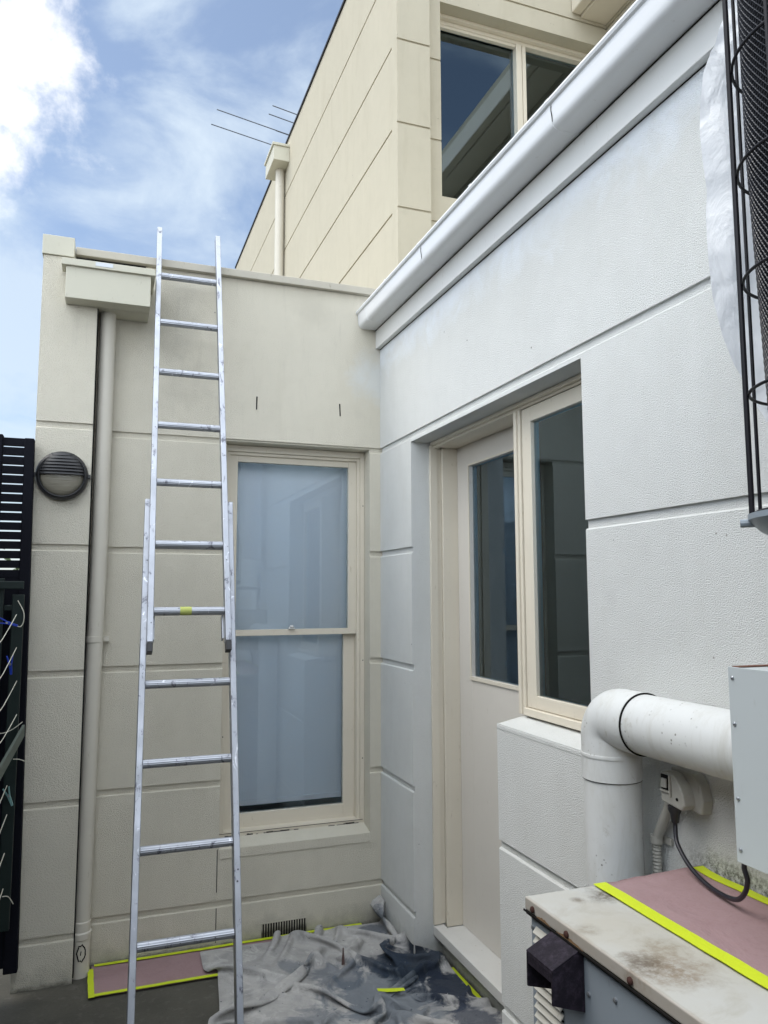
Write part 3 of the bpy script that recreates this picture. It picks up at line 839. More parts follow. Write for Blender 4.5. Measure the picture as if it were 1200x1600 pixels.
g = G(); g.tube(smooth_path([(-1.555, -.335, .430), (-1.535, -.33, .425), (-1.519, -.32, .395)], 8), .0016, 6)
obj('loose_line_end', g, M_CORD, ai)
def peg(loc, dirv, side, label, m):
    t = thing('clothes_peg', loc, label, 'peg', 'pegs on the clothes airer')
    d = Vector(dirv).normalized(); s = Vector(side).normalized(); c = Vector(loc); w = d.cross(s).normalized()
    for sg in (-1, 1):
        g = G(); P = []
        for t_, o_, h in ((-.034, .010, .0028), (-.004, .0032, .0034), (.034, .0016, .0024)):
            for hh in (-1, 1):
                for ww in (-1, 1):
                    P.append(c+d*t_+s*(sg*o_+hh*h*.7)+w*ww*.0055)
        for b0 in (0, 4):
            q = P[b0:b0+8]; g.hexa([q[0], q[1], q[3], q[2], q[4], q[5], q[7], q[6]])
        obj('peg_leg', g, m, t, bev=.0006)
    g = G(); g.tube([c+w*-.0075-d*.004, c+w*.0075-d*.004], .0042, 10); obj('spring', g, M_STEEL, t)
    return t
peg((-1.572, -.40, 1.398), (.9, .1, -.3), (.3, 0, .9), 'upper blue clothes peg lying across the airer line', M_BLUE)
peg((-1.560, -.37, 1.245), (.1, .1, -1), (1, 0, .1), 'lower blue clothes peg hanging upright from the airer line', M_BLUE)
peg((-1.547, -.34, .775), (.35, 0, -.95), (.95, 0, .35), 'pale green clothes peg hanging low on the airer', mat('pale_green_peg', (.16, .30, .29), .5))

# ------------------------------------------------------------------ floor paper, tape, drop cloth
def strip(name, pts, w, z, m, parent=None, th=.0012, origin=None, jag=.0012):
    """a thin ribbon lying on a surface, pts = centre line (x, y)"""
    g = G(); P = [Vector((p[0], p[1], 0)) for p in pts]; Q = []
    for a, b in zip(P, P[1:]):
        n = max(2, int((b-a).length/.02))
        for i in range(n): Q.append(a+(b-a)*i/n)
    Q.append(P[-1]); rows = []
    for i, q in enumerate(Q):
        t = (Q[min(i+1, len(Q)-1)]-Q[max(i-1, 0)]).normalized(); s = Vector((-t.y, t.x, 0))
        j = jag*(noise.noise(q*25)+.8*noise.noise(q*70)); zz = (z(q.x, q.y) if callable(z) else z)+.0012*abs(noise.noise(q*18))
        rows.append([g.bm.verts.new(q+s*(w/2+j)+Vector((0,0,zz))), g.bm.verts.new(q-s*(w/2-j)+Vector((0,0,zz))),
                     g.bm.verts.new(q-s*(w/2-j)+Vector((0,0,zz+th))), g.bm.verts.new(q+s*(w/2+j)+Vector((0,0,zz+th)))])
    for a, b in zip(rows, rows[1:]):
        for k in range(4): g.face([a[k], a[(k+1) % 4], b[(k+1) % 4], b[k]])
    g.face(rows[0]); g.face(list(reversed(rows[-1])))
    return obj(name, g, m, parent, origin=origin)
fp = thing('floor_paper', (-.8, -.15, 0), 'pink masking paper edged with yellow tape on the floor along the end wall', 'masking paper')
g = G(); nx, ny = 50, 10
f = lambda i, j: (-1.246+1.144*i/nx, -.268+.258*j/ny)
def fpz(x, y): return .0065+.0022*noise.noise(Vector((x*7, y*7, 1)))
vs = [[g.bm.verts.new((*f(i, j), fpz(*f(i, j)))) for i in range(nx+1)] for j in range(ny+1)]
for j in range(ny):
    for i in range(nx): g.face([vs[j][i], vs[j][i+1], vs[j+1][i+1], vs[j+1][i]])
o = obj('paper_sheet', g, M_PAPER, fp); md = o.modifiers.new('thickness', 'SOLIDIFY'); md.thickness = .0008
strip('tape_strip', [(-1.250, -.262), (-.10, -.262)], .019, .0100, M_TAPE, fp)
strip('tape_strip', [(-1.236, -.016), (-.9, -.018), (-.5, -.014), (-.10, -.015)], .019, .0100, M_TAPE, fp)
strip('tape_strip', [(-1.244, -.281), (-1.250, -.048)], .022, .0116, M_TAPE, fp)
tag(strip('doorway_tape', [(.108, -.52), (.106, -.99)], .026, .004, M_TAPE, origin=(.107, -.75, 0)),
    'yellow masking tape strip on the floor below the door threshold', 'tape')

# drop cloth: one crumpled sheet
def gauss(d, w): return math.exp(-(d/w)**2)
import numpy as np
def crumpled_sheet(seed):
    """a sheet of cloth settling on the floor against the two walls (stretch, shear and bend constraints)"""
    rng=np.random.default_rng(seed)
    h=.012; NX,NY=92,122
    def smooth_noise(nx,ny,k,rng):
        # sum of random low frequency waves
        X,Y=np.meshgrid(np.arange(nx)*h,np.arange(ny)*h); o=np.zeros_like(X)
        for _ in range(14):
            a=rng.uniform(0,2*np.pi);f=k*rng.uniform(.6,1.5);o+=np.sin(2*np.pi*f*(X*np.cos(a)+Y*np.sin(a))+rng.uniform(0,6.28))
        return o/np.sqrt(7)
    U,V=np.meshgrid(np.arange(NX)*h,np.arange(NY)*h)
    W=U[0,-1];H=V[-1,0]
    # target footprint
    x0,x1=-.785,.085; y1=-.070; y0=y1-H*.80
    px=x0+(x1-x0)*U/W+.022*smooth_noise(NX,NY,1.6,rng)
    py=y0+(y1-y0)*V/H+.022*smooth_noise(NX,NY,1.6,rng)
    pz=.06+.024*smooth_noise(NX,NY,3.6,rng)+.030*smooth_noise(NX,NY,2.0,rng)
    pz=np.maximum(pz,.002)
    P=np.stack([px,py,pz],-1).astype(float)
    # clamp walls
    def walls(P):
        m=P[...,1]>-.40
        P[...,0]=np.where(m,np.minimum(P[...,0],-.004),np.minimum(P[...,0],.116))
        P[...,1]=np.minimum(P[...,1],-.004)
    walls(P)
    # shape back edge: leave gap from wall on the left part
    Vv=np.zeros_like(P); dt=.012
    def con(sl1,sl2,L,k,tens=1.0):
        a=P[sl1];b=P[sl2];d=b-a;n=np.linalg.norm(d,axis=-1,keepdims=True)+1e-9
        c=(n-L)/n*d*.5
        s=np.where(n>L,k*tens,k)
        P[sl1]+=s*c;P[sl2]-=s*c
    S=slice
    def pairs(dx,dy):
        out=[]
        # colour so no vertex appears twice
        if dx and dy:
            for i in (0,1):
                for sgn in (1,-1):
                    out.append(((S(0,NY-1),S(i,NX-1,2)),(S(1,NY),S(i+1,NX,2))) if sgn==1 else ((S(0,NY-1),S(i+1,NX,2)),(S(1,NY),S(i,NX-1,2))))
            return out
        return out
    struct=[];
    for i in (0,1):
        n=(NX-i)//2; struct.append(((S(None),S(i,i+2*n,2)),(S(None),S(i+1,i+2*n,2)),h))
        n=(NY-i)//2; struct.append(((S(i,i+2*n,2),S(None)),(S(i+1,i+2*n,2),S(None)),h))
    shear=[]
    for i in (0,1):
        for j in (0,1):
            nx=(NX-i)//2;ny=(NY-j)//2
            a=(S(j,j+2*ny,2),S(i,i+2*nx,2));b=(S(j+1,j+2*ny,2),S(i+1,i+2*nx,2))
            shear.append((a,b,h*2**.5))
            a=(S(j+1,j+2*ny,2),S(i,i+2*nx,2));b=(S(j,j+2*ny,2),S(i+1,i+2*nx,2))
            shear.append((a,b,h*2**.5))
    def bend(d):
        out=[]
        for i in range(2*d):
            if i>=d: continue
            # groups: indices i + 2d*k pair with +d
            for off in (0,d):
                idx=np.arange(i+off,NX-d,2*d)
                if len(idx): out.append(((S(None),S(idx[0],idx[-1]+1,2*d)),(S(None),S(idx[0]+d,idx[-1]+d+1,2*d)),h*d))
                idx=np.arange(i+off,NY-d,2*d)
                if len(idx): out.append(((S(idx[0],idx[-1]+1,2*d),S(None)),(S(idx[0]+d,idx[-1]+d+1,2*d),S(None)),h*d))
        return out
    b2=bend(2);b4=bend(4)
    PT={(-1,-1):(-.010,-.008,.112),(-1,-7):(-.060,-.007,.075),(-7,-1):(-.008,-.060,.085),(-31,-1):(-.006,-.30,.07),(-33,-14):(-.14,-.33,.05),(-50,-4):(.07,-.50,.06)}
    pin={k:P[k].copy() for k in PT}
    for it in range(330):
        Vv*=.93; Vv[...,2]-=9.8*dt*(.25 if it<120 else .6)
        old=P.copy(); P+=Vv*dt
        for k in range(7):
            for c in struct: con(*c,1.)
            for c in shear: con(*c,.5)
            for c in b2: con(*c,.38)
            for c in b4: con(*c,.07)
            fl=P[...,2]<.0015
            P[...,2]=np.maximum(P[...,2],.0015)
            # friction
            f=.75
            P[...,0]=np.where(fl,old[...,0]+(P[...,0]-old[...,0])*(1-f),P[...,0]); P[...,1]=np.where(fl,old[...,1]+(P[...,1]-old[...,1])*(1-f),P[...,1])
            walls(P)
            t=min(1,it/150)
            for kk in PT: P[kk]=pin[kk]*(1-t)+np.array(PT[kk])*t
        Vv=(P-old)/dt
        sp=np.linalg.norm(Vv,axis=-1,keepdims=True); Vv*=np.minimum(1,1.2/(sp+1e-9))

    return P
CP = crumpled_sheet(8)
cp = [CP[..., 0], CP[..., 1], CP[..., 2]]; CN = CP.shape[:2]
def ch(x, y, r=.02):
    m = (np.abs(cp[0]-x) < r) & (np.abs(cp[1]-y) < r)
    return float(cp[2][m].max()) if m.any() else .01
g = G()
vv = [[g.bm.verts.new((cp[0][j,i], cp[1][j,i], cp[2][j,i]+.012)) for i in range(CN[1])] for j in range(CN[0])]
for j in range(CN[0]-1):
    for i in range(CN[1]-1): g.face([vv[j][i], vv[j][i+1], vv[j+1][i+1], vv[j+1][i]])
def cloth_mat():
    k = MN(mat('paint_stained_canvas', (.43, .42, .405), .92, spec=.15))
    k.tint(k.rng(k.noise(7, 6, .65, .8), .40, .62, 0, .6), (.25, .25, .25))
    k.tint(k.rng(k.noise(15, 7, .7, .8), .54, .66, 0, .55), (.58, .57, .55))
    def patch(cx, cy, r, col, amt, rough=.6):
        d = k.n('ShaderNodeVectorMath', operation='DISTANCE'); k.l(k.co, d.inputs[0]); d.inputs[1].default_value = (cx, cy, .04)
        e = k.m2('ADD', d.outputs['Value'], k.m2('MULTIPLY', k.m2('SUBTRACT', k.noise(9, 8, rough, .8), .5), r*2.2))
        k.tint(k.rng(e, r, r*.72, 0, amt), col)
    patch(-.20, -.64, .24, (.12, .145, .175), .75)
    patch(-.48, -.30, .07, (.14, .16, .185), .6)
    patch(-.52, -.75, .12, (.14, .16, .185), .6)
    patch(-.10, -.56, .09, (.05, .065, .085), .75)
    patch(-.33, -.46, .12, (.10, .12, .15), .65)
    patch(-.03, -.47, .16, (.022, .032, .048), .95)
    patch(.03, -.68, .15, (.022, .030, .048), .95)
    patch(-.13, -.42, .11, (.03, .042, .062), .85)
    patch(.02, -.92, .10, (.05, .06, .085), .8)
    patch(-.06, -.10, .07, (.08, .10, .13), .7)
    k.tint(k.rng(k.voro(21), .09, .06, 0, .8), (.07, .08, .10))
    k.tint(k.rng(k.noise(38, 6, .7, .5), .66, .70, 0, .85), (.03, .035, .05))
    k.tint(k.rng(k.noise(24, 6, .7, .5, (1.3, .8, 1)), .69, .72, 0, .8), (.66, .68, .7))
    k.bumpit(k.noise(380, 2), .25, .001); k.bumpit(k.noise(22, 7, .62, 1.6), .75, .012)
    return k.done()
dc = obj('drop_cloth', g, cloth_mat(), smooth=False, origin=(0, 0, 0))
for p in dc.data.polygons: p.use_smooth = True
md = dc.modifiers.new('soften', 'SUBSURF'); md.levels = 2; md.render_levels = 2
tag(dc, 'crumpled grey canvas drop cloth with dark blue paint stains on the floor in the corner', 'drop cloth')
# loose scraps on the cloth
def ground_scrap(name, pts, z0, z1, m, label, cat, w):
    g = G(); n = len(pts); A = []
    for i, (x, y) in enumerate(pts):
        ww = w*(.5+.5*math.sin(math.pi*(i+.5)/n)); zz = z0+(z1-z0)*i/(n-1)
        A.append((Vector((x, y-ww/2, zz)), Vector((x, y+ww/2, zz+.002))))
    V = [[g.bm.verts.new(a), g.bm.verts.new(b), g.bm.verts.new(b+Vector((0, 0, .001))), g.bm.verts.new(a+Vector((0, 0, .001)))] for a, b in A]
    for a, b in zip(V, V[1:]):
        for k in range(4): g.face([a[k], a[(k+1) % 4], b[(k+1) % 4], b[k]])
    g.face(V[0]); g.face(list(reversed(V[-1])))
    return tag(obj(name, g, m, origin=(pts[0][0], pts[0][1], z0)), label, cat)
zc = max(ch(-.25+.02*i, -.655) for i in range(6))+.012
ground_scrap('tape_scrap', [(-.245, -.640), (-.215, -.655), (-.18, -.665), (-.15, -.672)], zc+.003, zc+.004, M_TAPE,
             'small torn scrap of yellow tape lying on the stained drop cloth', 'tape', .022)
g = G(); g.hexa([(-.31,-.40,.03), (-.298,-.40,.03), (-.298,-.394,.03), (-.31,-.394,.03), (-.302,-.385,.088), (-.298,-.385,.088), (-.298,-.383,.088), (-.302,-.383,.088)])
tag(obj('dry_leaf', g, mat('dead_leaf', (.09, .055, .05), .8), origin=(-.30, -.39, .03)), 'thin dark dead leaf standing in a fold of the drop cloth', 'leaf')

# ------------------------------------------------------------------ gas heater cabinet
HO = Vector((-.22, -2.6, 0))
he = thing('heater_cabinet', HO, 'low grey metal heater cabinet with a stained lid against the side wall', 'heater')
HY0, HY1, HX = -3.30, -2.086, -.436
g = G(); g.box(HX, -.002, HY0+.01, HY1-.006, .04, .874)
obj('cabinet_body', g, M_BODY, he, bev=.003)
k = MN(mat('stained_lid_paint', (.47, .47, .445), .5, spec=.3))
k.tint(k.rng(k.noise(4.5, 6, .6, .3), .38, .66, 0, .55), (.42, .385, .31))
k.tint(k.rng(k.noise(11, 6, .7, .5), .53, .70, 0, .5), (.34, .31, .25))
def stain(cx, cy, r, col, amt):
    d = k.n('ShaderNodeVectorMath', operation='DISTANCE'); k.l(k.co, d.inputs[0]); d.inputs[1].default_value = (cx-HO.x, cy-HO.y, .90)
    e = k.m2('ADD', d.outputs['Value'], k.m2('MULTIPLY', k.m2('SUBTRACT', k.noise(26, 7, .75), .5), r*1.6))
    k.tint(k.m2('MULTIPLY', k.rng(e, r, r*.2, 0, amt), k.rng(k.noise(75, 5, .7), .38, .58, .35, 1)), col)
stain(-.295, -2.135, .045, (.10, .08, .06), .9); stain(-.36, -2.14, .02, (.14, .11, .08), .7)
stain(-.385, -2.43, .085, (.20, .145, .09), .85); stain(-.41, -2.40, .05, (.10, .08, .06), .7); stain(-.34, -2.36, .05, (.24, .20, .14), .6)
stain(-.42, -2.26, .03, (.2, .16, .11), .5)
e = k.m2('ADD', k.axis(0), k.m2('MULTIPLY', k.m2('SUBTRACT', k.noise(20, 5, .7), .5), .012))
k.tint(k.rng(e, -.218, -.2245, 0, .35), (.26, .19, .13))
k.bumpit(k.noise(70, 4), .15, .002)
M_LID = k.done()
g = G()
g.box(-.446, -.001, HY0, HY1, .876, .900)
obj('lid', g, M_LID, he, bev=.003, seg=3)
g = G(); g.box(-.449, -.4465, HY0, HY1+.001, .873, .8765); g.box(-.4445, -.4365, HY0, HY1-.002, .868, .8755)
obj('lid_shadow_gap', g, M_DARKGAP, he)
for y, z in ((-2.118, .886), (-2.235, .886), (-2.415, .886), (-2.62, .886)):
    g = G(); g.lathe([(.0062, 0), (.0062, .003), (.003, .0055), (.0001, .006)], (-.4462, y, z), (-1, 0, 0), 12)
    obj('rusty_screw', g, M_SCREW, he, smooth=True)
for y, z in ((-2.100, .845), (-2.100, .760), (-2.285, .835-.03), (-2.185, .742), (-2.36, .83)):
    g = G(); g.lathe([(.0042, 0), (.0042, .003), (.002, .0045), (.0001, .005)], (HX, y, z), (-1, 0, 0), 10)
    obj('panel_screw', g, M_STEEL, he, smooth=True)
M_LOUV = painted('cream_louvre_paint', (.50, .49, .44), .45, .3)
for z in (.852, .835, .818, .801, .784, .767, .750, .733, .716, .699, .682):
    g = G(); g.prism([(0, 0), (-.009, -.0105), (-.0075, -.0125), (0, -.003)], lambda w, t, z=z: (HX-.0005+w[0], t, z+w[1]), -2.205, -2.112)
    obj('louvre', g, M_LOUV, he, bev=.0008)
    g = G(); g.box(HX-.0012, HX, -2.203, -2.114, z-.0155, z-.0125)
    obj('louvre_slot', g, M_DARKGAP, he)
fl = thing('flue_hood', HO, None, None); fl.parent = he; fl.location = (0, 0, 0); BASE[fl.name] = HO
fl['label'] = 'dark rusty flue hood sticking out of the cabinet front'
def hexs(g, y0, y1, xo, zt0, zt1, zb0, zb1):
    g.hexa([(xo, y0, zb1), (HX, y0, zb0), (HX, y1, zb0), (xo, y1, zb1), (xo, y0, zt1), (HX, y0, zt0), (HX, y1, zt0), (xo, y1, zt1)])
g = G()
xo = -.502
hexs(g, -2.272, -2.185, xo, .878, .848, .874, .844)            # top sheet
hexs(g, -2.272, -2.268, xo, .8738, .8438, .768, .790)            # right cheek
hexs(g, -2.189, -2.185, xo, .8738, .8438, .768, .786)            # left cheek
g.box(xo, xo+.003, -2.2678, -2.1892, .826, .8438)               # front lip
hexs(g, -2.2678, -2.1892, HX-.006, .872, .868, .768, .77)
obj('hood_shell', g, M_RUST, fl, bev=.001)
g = G(); g.tube([(HX-.008, -2.228, .815), (HX-.022, -2.228, .812)], .026, 20); obj('flue_outlet', g, M_DARKGAP, fl)
rust_paint = mat('rust_stain', (.20, .115, .055), .85)
g = G()
rr_ = random.Random(9)
for (ya, yb) in ((-2.130, -2.18), (-2.20, -2.285)):
    n_ = 14; top = []; bot = []
    for i in range(n_+1):
        y = ya+(yb-ya)*i/n_; t = math.sin(math.pi*i/n_)
        top.append(g.bm.verts.new((-.4466, y, .8775+.0060*t*rr_.uniform(.6, 1)))); bot.append(g.bm.verts.new((-.4466, y, .8766)))
    for i in range(n_): g.face([bot[i], bot[i+1], top[i+1], top[i]])
obj('rust_streak', g, rust_paint, he)
# masking paper and tape on the lid
hp = thing('lid_paper', (-.15, -2.6, .9), 'pink masking paper on top of the heater cabinet with yellow tape along its edges', 'masking paper')
g = G(); nx, ny = 26, 60
def hx(j): return -.262+.012*math.sin(j*.13)*.0
def hz(x, y):
    lift = .018*gauss(y+2.09, .03)*max(0, min(1, (x+.26)/.2))
    return .9022+.0022*max(0, noise.noise(Vector((x*12, y*9, 3))))+lift*.35
vs = [[g.bm.verts.new((-.270+.262*i/nx, -3.28+1.190*j/ny+.004*noise.noise(Vector((i*.4, 0, 0))), hz(-.270+.262*i/nx, -3.28+1.190*j/ny))) for i in range(nx+1)] for j in range(ny+1)]
for j in range(ny):
    for i in range(nx): g.face([vs[j][i], vs[j][i+1], vs[j+1][i+1], vs[j+1][i]])
o = obj('paper_sheet', g, M_PAPER, hp, smooth=True); md = o.modifiers.new('thickness', 'SOLIDIFY'); md.thickness = .0007
strip('tape_strip', [(-.272, -2.090), (-.278, -2.5), (-.280, -2.88), (-.28, -3.28)], .030, lambda x, y: hz(x, y)+.0012, M_TAPE, hp)
strip('tape_strip', [(-.024, -2.098), (-.022, -2.5), (-.02, -3.28)], .026, lambda x, y: hz(x, y)+.0012, M_TAPE, hp)

# ------------------------------------------------------------------ white duct pipe with elbow
du = thing('vent_duct', (-.09, -1.895, 0), 'fat white plastic duct that rises by the window and elbows towards the metal box', 'pipe')
PX, PY, PZ, PR = -.090, -1.895, 1.203, .067
g = G(); g.tube([(PX, PY, 0), (PX, PY, 1.08)], PR, 48); obj('upright_pipe', g, M_PVC, du, smooth=True)
g = G(); g.tube([(PX, PY-.12, PZ), (PX+.004, -2.5, PZ)], PR, 48); obj('horizontal_pipe', g, M_PVC, du, smooth=True)
# tight moulded elbow
RB = PR+.0035; BR_ = .048
path = [(PX, PY, 1.06), (PX, PY, PZ-BR_)]+[(PX, PY-BR_+BR_*math.cos(a), PZ-BR_+BR_*math.sin(a)) for a in [math.pi/2*i/14 for i in range(1, 15)]]+[(PX, PY-.125, PZ)]
g = G(); g.tube(path, RB, 56); o = obj('elbow', g, M_PVC, du, smooth=True)
g = G(); g.lathe([(RB+.0004, 0), (RB+.0004, .0016)], (PX, PY-.1285, PZ), (0, 1, 0), 48)
obj('joint_seal', g, M_DARKGAP, du)
g = G(); g.lathe([(RB-.0008, -.0018), (RB-.0008, .0)], (PX, PY, 1.060), (0, 0, 1), 48)
obj('joint_seal', g, M_DARKGAP, du)
g = G(); g.lathe([(RB+.0015, 0), (RB+.0022, .004), (RB+.0015, .008)], (PX, PY, 1.112), (0, 0, 1), 48)
obj('socket_rim', g, M_PVC, du, smooth=True)

# ------------------------------------------------------------------ steel box over the duct end
sb = thing('metal_wall_box', (-.125, -2.8, 1.05), 'pale steel box with small screws fixed to the side wall at the duct end', 'metal box')
g = G(); g.hexa([(-.236, -3.25, 1.052), (-.001, -3.25, 1.052), (-.001, -2.436, 1.052), (-.236, -2.436, 1.052),
                 (-.236, -3.25, 1.372), (-.001, -3.25, 1.372), (-.001, -2.436, 1.372), (-.236, -2.436, 1.372)])
obj('box_body', g, M_BOX, sb, bev=.003)
g = G(); g.box(-.2385, -.2365, -3.25, -2.4345, 1.050, 1.3735)
obj('front_panel', g, M_BOX, sb, bev=.0009)
g = G(); g.box(-.232, -.006, -2.452, -2.438, 1.3726, 1.3745)
obj('rust_edge', g, mat('rust_brown', (.16, .075, .05), .9), sb)
for z in (1.355, 1.278, 1.155, 1.072):
    g = G(); g.lathe([(.0035, 0), (.0035, .0015), (.0015, .003), (.0001, .0033)], (-.2387, -2.4445, z), (-1, 0, 0), 10)
    obj('box_screw', g, M_STEEL, sb, smooth=True)

# ------------------------------------------------------------------ power outlet, conduit and cable
po = thing('power_outlet', (-.04, -2.07, 1.03), 'grey weatherproof power outlet on the side wall under the duct', 'power outlet')
g = G()
# hood shaped body, flat front plate, curved top
pf = [(-2.030, 1.036), (-2.095, 1.028), (-2.105, 1.040), (-2.101, 1.062), (-2.090, 1.082), (-2.072, 1.097), (-2.050, 1.102), (-2.030, 1.100)]
g.prism(pf, lambda w, t: (t, w[0], w[1]), -.060, -.001)
pf2 = [(-2.026, 1.034), (-2.121, 1.022), (-2.128, 1.052), (-2.118, 1.086), (-2.10, 1.105), (-2.03, 1.108)]
g.prism(pf2, lambda w, t: (t, w[0], w[1]), -.030, -.0005)
obj('outlet_body', g, M_GPO, po, bev=.004, seg=3)
g = G(); g.box(-.0612, -.059, -2.062, -2.034, 1.062, 1.096); obj('switch_recess', g, M_DARKGAP, po)
g = G(); g.box(-.066, -.0614, -2.054, -2.038, 1.068, 1.088); g.box(-.0665, -.0605, -2.0665, -2.0635, 1.050, 1.098); g.box(-.0665, -.0605, -2.064, -2.034, 1.059, 1.063)
obj('rocker_switch', g, M_GPO, po, bev=.001)
g = G(); g.lathe([(.0035, 0), (.0035, .0012)], (-.0603, -2.083, 1.050), (-1, 0, 0), 12); obj('screw_hole', g, M_DARKGAP, po)
cb = thing('power_cable', (-.065, -2.069, 1.03), 'black power cable looping from the outlet plug up to the pale steel box', 'cable')
g = G(); g.lathe([(.0145, 0), (.0150, -.008), (.0105, -.018), (.0082, -.034), (.0075, -.036)], (-.050, -2.062, 1.031), (0, 0, 1), 20)
obj('plug', g, M_BLACKPL, cb, smooth=True)
g = G(); g.tube(smooth_path([(-.050, -2.062, 1.0), (-.052, -2.064, .985), (-.060, -2.077, .958), (-.073, -2.122, .931), (-.085, -2.176, .916), (-.097, -2.236, .9125),
                             (-.110, -2.293, .922), (-.119, -2.324, .945), (-.124, -2.338, .972), (-.1255, -2.342, 1.01), (-.126, -2.46, 1.06)], 8), .0048, 12)
obj('cable', g, M_CABLE, cb, smooth=True)
cd = thing('conduit', (-.02, -1.96, .9), 'grey corrugated conduit clipped to the side wall below the power outlet', 'conduit')
g = G(); g.tube(smooth_path([(-.024, -2.020, 1.030), (-.022, -1.995, .985), (-.020, -1.970, .945), (-.020, -1.962, .925)], 6), .0115, 16)
obj('bend', g, M_GPO, cd, smooth=True)
pts = []; rr = []
for i in range(230): pts.append((-.020, -1.960, .925-.004*i)); rr.append(.0110 if i % 2 else .0092)
g = G(); g.tube(pts, rr, 14); obj('corrugated_tube', g, M_GPO, cd)
g = G(); g.lathe([(.0115, 0), (.0145, .001), (.0145, .019), (.0115, .02)], (-.020, -1.961, .918), (0, 0, 1), 20); g.box(-.008, -.0005, -1.995, -1.958, .920, .936)
obj('clip', g, M_GPO, cd, bev=.001)

# ------------------------------------------------------------------ wire cage with rolled mesh
cc = Vector((-.298, -2.745, 0)); CR = .13
u_r = Vector((.698, -.716, 0)); u_f = Vector((-.716, -.698, 0))    # right of, and towards, the courtyard side
cg = thing('wire_cage', (cc.x, cc.y, 1.6), 'tall round black wire cage with curved hoops around a dark mesh roll', 'wire cage')
def cpt(phi, r, z): return cc - u_r*(r*math.cos(phi)) + u_f*(r*math.sin(phi)) + Vector((0, 0, z))
for phi, r_ in ((0, .0040), (R(-24), .0027), (R(52), .0024), (R(100), .003), (R(150), .003), (R(200), .003), (R(250), .003)):
    g = G(); g.tube([cpt(phi, CR, 1.608), cpt(phi, CR, 3.1)], r_, 10); obj('upright_rod', g, M_BLKMETAL, cg, smooth=True)
for k in range(9):
    z = 1.605+.1625*(k) if k else 1.612
    z = 1.612 if k == 0 else 1.785+.1665*(k-1)
    g = G(); g.tube([cpt(2*math.pi*i/48, CR-.004, z) for i in range(48)], .0024, 8, closed=True); obj('hoop', g, M_BLKMETAL, cg, smooth=True)
# rolled mesh: dark core with a diamond lattice standing off it
def tube_r(z): return .112-.014*max(0, min(1, (2.15-z)/.5))-.010*max(0, (1.75-z)/.15)
g = G(); NZ = 60
rows = [[g.bm.verts.new(cpt(2*math.pi*i/64, tube_r(z)-.005, z)) for i in range(64)] for z in [1.63+1.5*j/NZ for j in range(NZ+1)]]
for a, b in zip(rows, rows[1:]):
    for i in range(64): g.face([a[i], a[(i+1) % 64], b[(i+1) % 64], b[i]])
obj('mesh_core', g, mat('dark_core', (.006, .007, .009), .8, spec=.1), cg, smooth=True)
g = G(); NA, NZ = 84, 200
V = {}
for j in range(NZ+1):
    z = 1.63+1.15*j/NZ
    for i in range(NA): V[i, j] = cpt(2*math.pi*(i+.5*(j % 2))/NA, tube_r(z)+.0006*(j % 2), z)
verts = {k_: g.bm.verts.new(p) for k_, p in V.items()}
lat = []
for j in range(0, NZ-1):
    for i in range(NA):
        a = (i, j)
        o_ = 1 if j % 2 else 0
        l_, r_ = ((i-1+o_) % NA, j+1), ((i+o_) % NA, j+1)
        if j+2 <= NZ: g.face([verts[a], verts[r_], verts[(i, j+2)], verts[l_]])
o = obj('mesh_lattice', g, mat('black_mesh_plastic', (.04, .042, .05), .35), cg)
md = o.modifiers.new('strands', 'WIREFRAME'); md.thickness = .0022; md.use_even_offset = False
g = G(); g.lathe([(.02, -.035), (.09, -.030), (.120, -.012), (CR+.006, .004), (CR+.006, .012), (.10, .014)], (cc.x, cc.y, 1.598), (0, 0, 1), 48)
obj('base_dish', g, M_BODY, cg, smooth=True)
g = G(); p = cpt(0, CR-.004, 1.5985); g.tube([p, p-u_r*.02], .006, 10); obj('base_knob', g, M_BODY, cg, smooth=True)
g = G(); g.box(-.29, -.001, -2.80, -2.76, 1.535, 1.562); g.box(-.012, -.0005, -2.83, -2.73, 1.44, 1.66)
obj('wall_arm', g, M_BODY, cg, bev=.002)

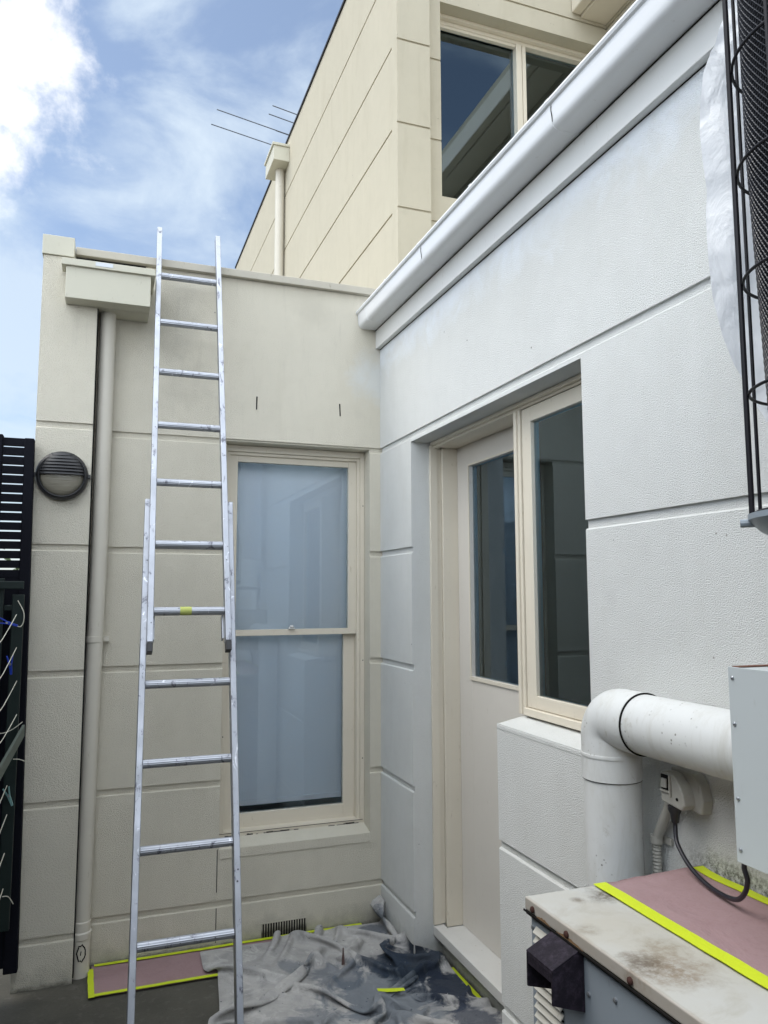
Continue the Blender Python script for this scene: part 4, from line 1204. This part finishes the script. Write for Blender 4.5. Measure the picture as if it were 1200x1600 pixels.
# ------------------------------------------------------------------ hanging plastic sheet behind the cage
EDGE = [(2.648, .040), (2.577, .027), (2.509, .005), (2.452, -.013), (2.404, -.020), (2.343, -.024), (2.293, -.022), (2.23, -.017), (2.183, -.021), (2.099, -.020), (2.027, -.016), (1.955, -.003), (1.906, .012), (1.867, .030), (1.829, .043), (1.80, .058)]
E0 = Vector((-.246, -2.472, 0))
def ex(z):
    if z >= EDGE[0][0]: return EDGE[0][1]
    for (za, xa), (zb, xb) in zip(EDGE, EDGE[1:]):
        if z >= zb: return xa+(xb-xa)*(za-z)/(za-zb)
    return EDGE[-1][1]
g = G(); NU, NV = 60, 150; rows = []
for j in range(NV+1):
    z = 1.80+1.0*j/NV; r = []
    for i in range(NU+1):
        t = i/NU; u = ex(z)+(.34-ex(z))*t
        fold = .016*math.sin(u*38+1.5*math.sin(z*5))*min(1, .3+(z-1.85)*1.2)+.018*noise.noise(Vector((u*12, z*6, 2)))+.008*abs(noise.noise(Vector((u*30, z*12, 6))))+.004*abs(noise.noise(Vector((u*60, z*40, 8))))
        if z > 2.48: fold += .012*noise.noise(Vector((u*40, z*30, 9)))
        fold += .02*gauss(t, .08)
        zz = z-(.10*u if j == 0 else 0)
        r.append(g.bm.verts.new(E0+u_r*u+u_f*fold*-1+Vector((0, 0, zz))))
    rows.append(r)
for a, b in zip(rows, rows[1:]):
    for i in range(NU): g.face([a[i], a[i+1], b[i+1], b[i]])
sh = obj('plastic_sheet', g, M_SHEET, smooth=False, origin=(-.2, -2.5, 1.85))
for p in sh.data.polygons: p.use_smooth = True
tag(sh, 'crumpled white plastic sheet hanging between the wall and the black wire cage', 'plastic sheet')

# ------------------------------------------------------------------ television aerial above the upper roof
an = thing('tv_aerial', (1.15, 6.4, 5.6), 'thin metal television aerial rods reaching over the upper roof edge', 'aerial')
A_M = mat('aerial_metal', (.12, .13, .15), .5, .5)
d = Vector((math.cos(R(12.9)), math.sin(R(12.9)), 0)); bdir = Vector((-d.y, d.x, 0))
def elem(p, ln, r=.007):
    p = Vector(p); g = G(); g.tube([p, p+d*ln], r, 8); obj('element', g, A_M, an)
elem((-.017, 6.435, 8.0), 2.35); elem((-.046, 6.794, 8.0), 2.45); elem((.672, 6.099, 8.0), 1.0); elem((.661, 6.295, 8.0), 1.0); elem((.831, 6.636, 8.0), .7)
p = Vector((1.165, 6.70, 8.0)); g = G(); g.tube([p-bdir*.9, p+bdir*.5], .012, 8); obj('boom', g, A_M, an)
g = G(); g.tube([p, Vector((p.x, p.y, 5.58))], .018, 10); obj('mast', g, A_M, an)
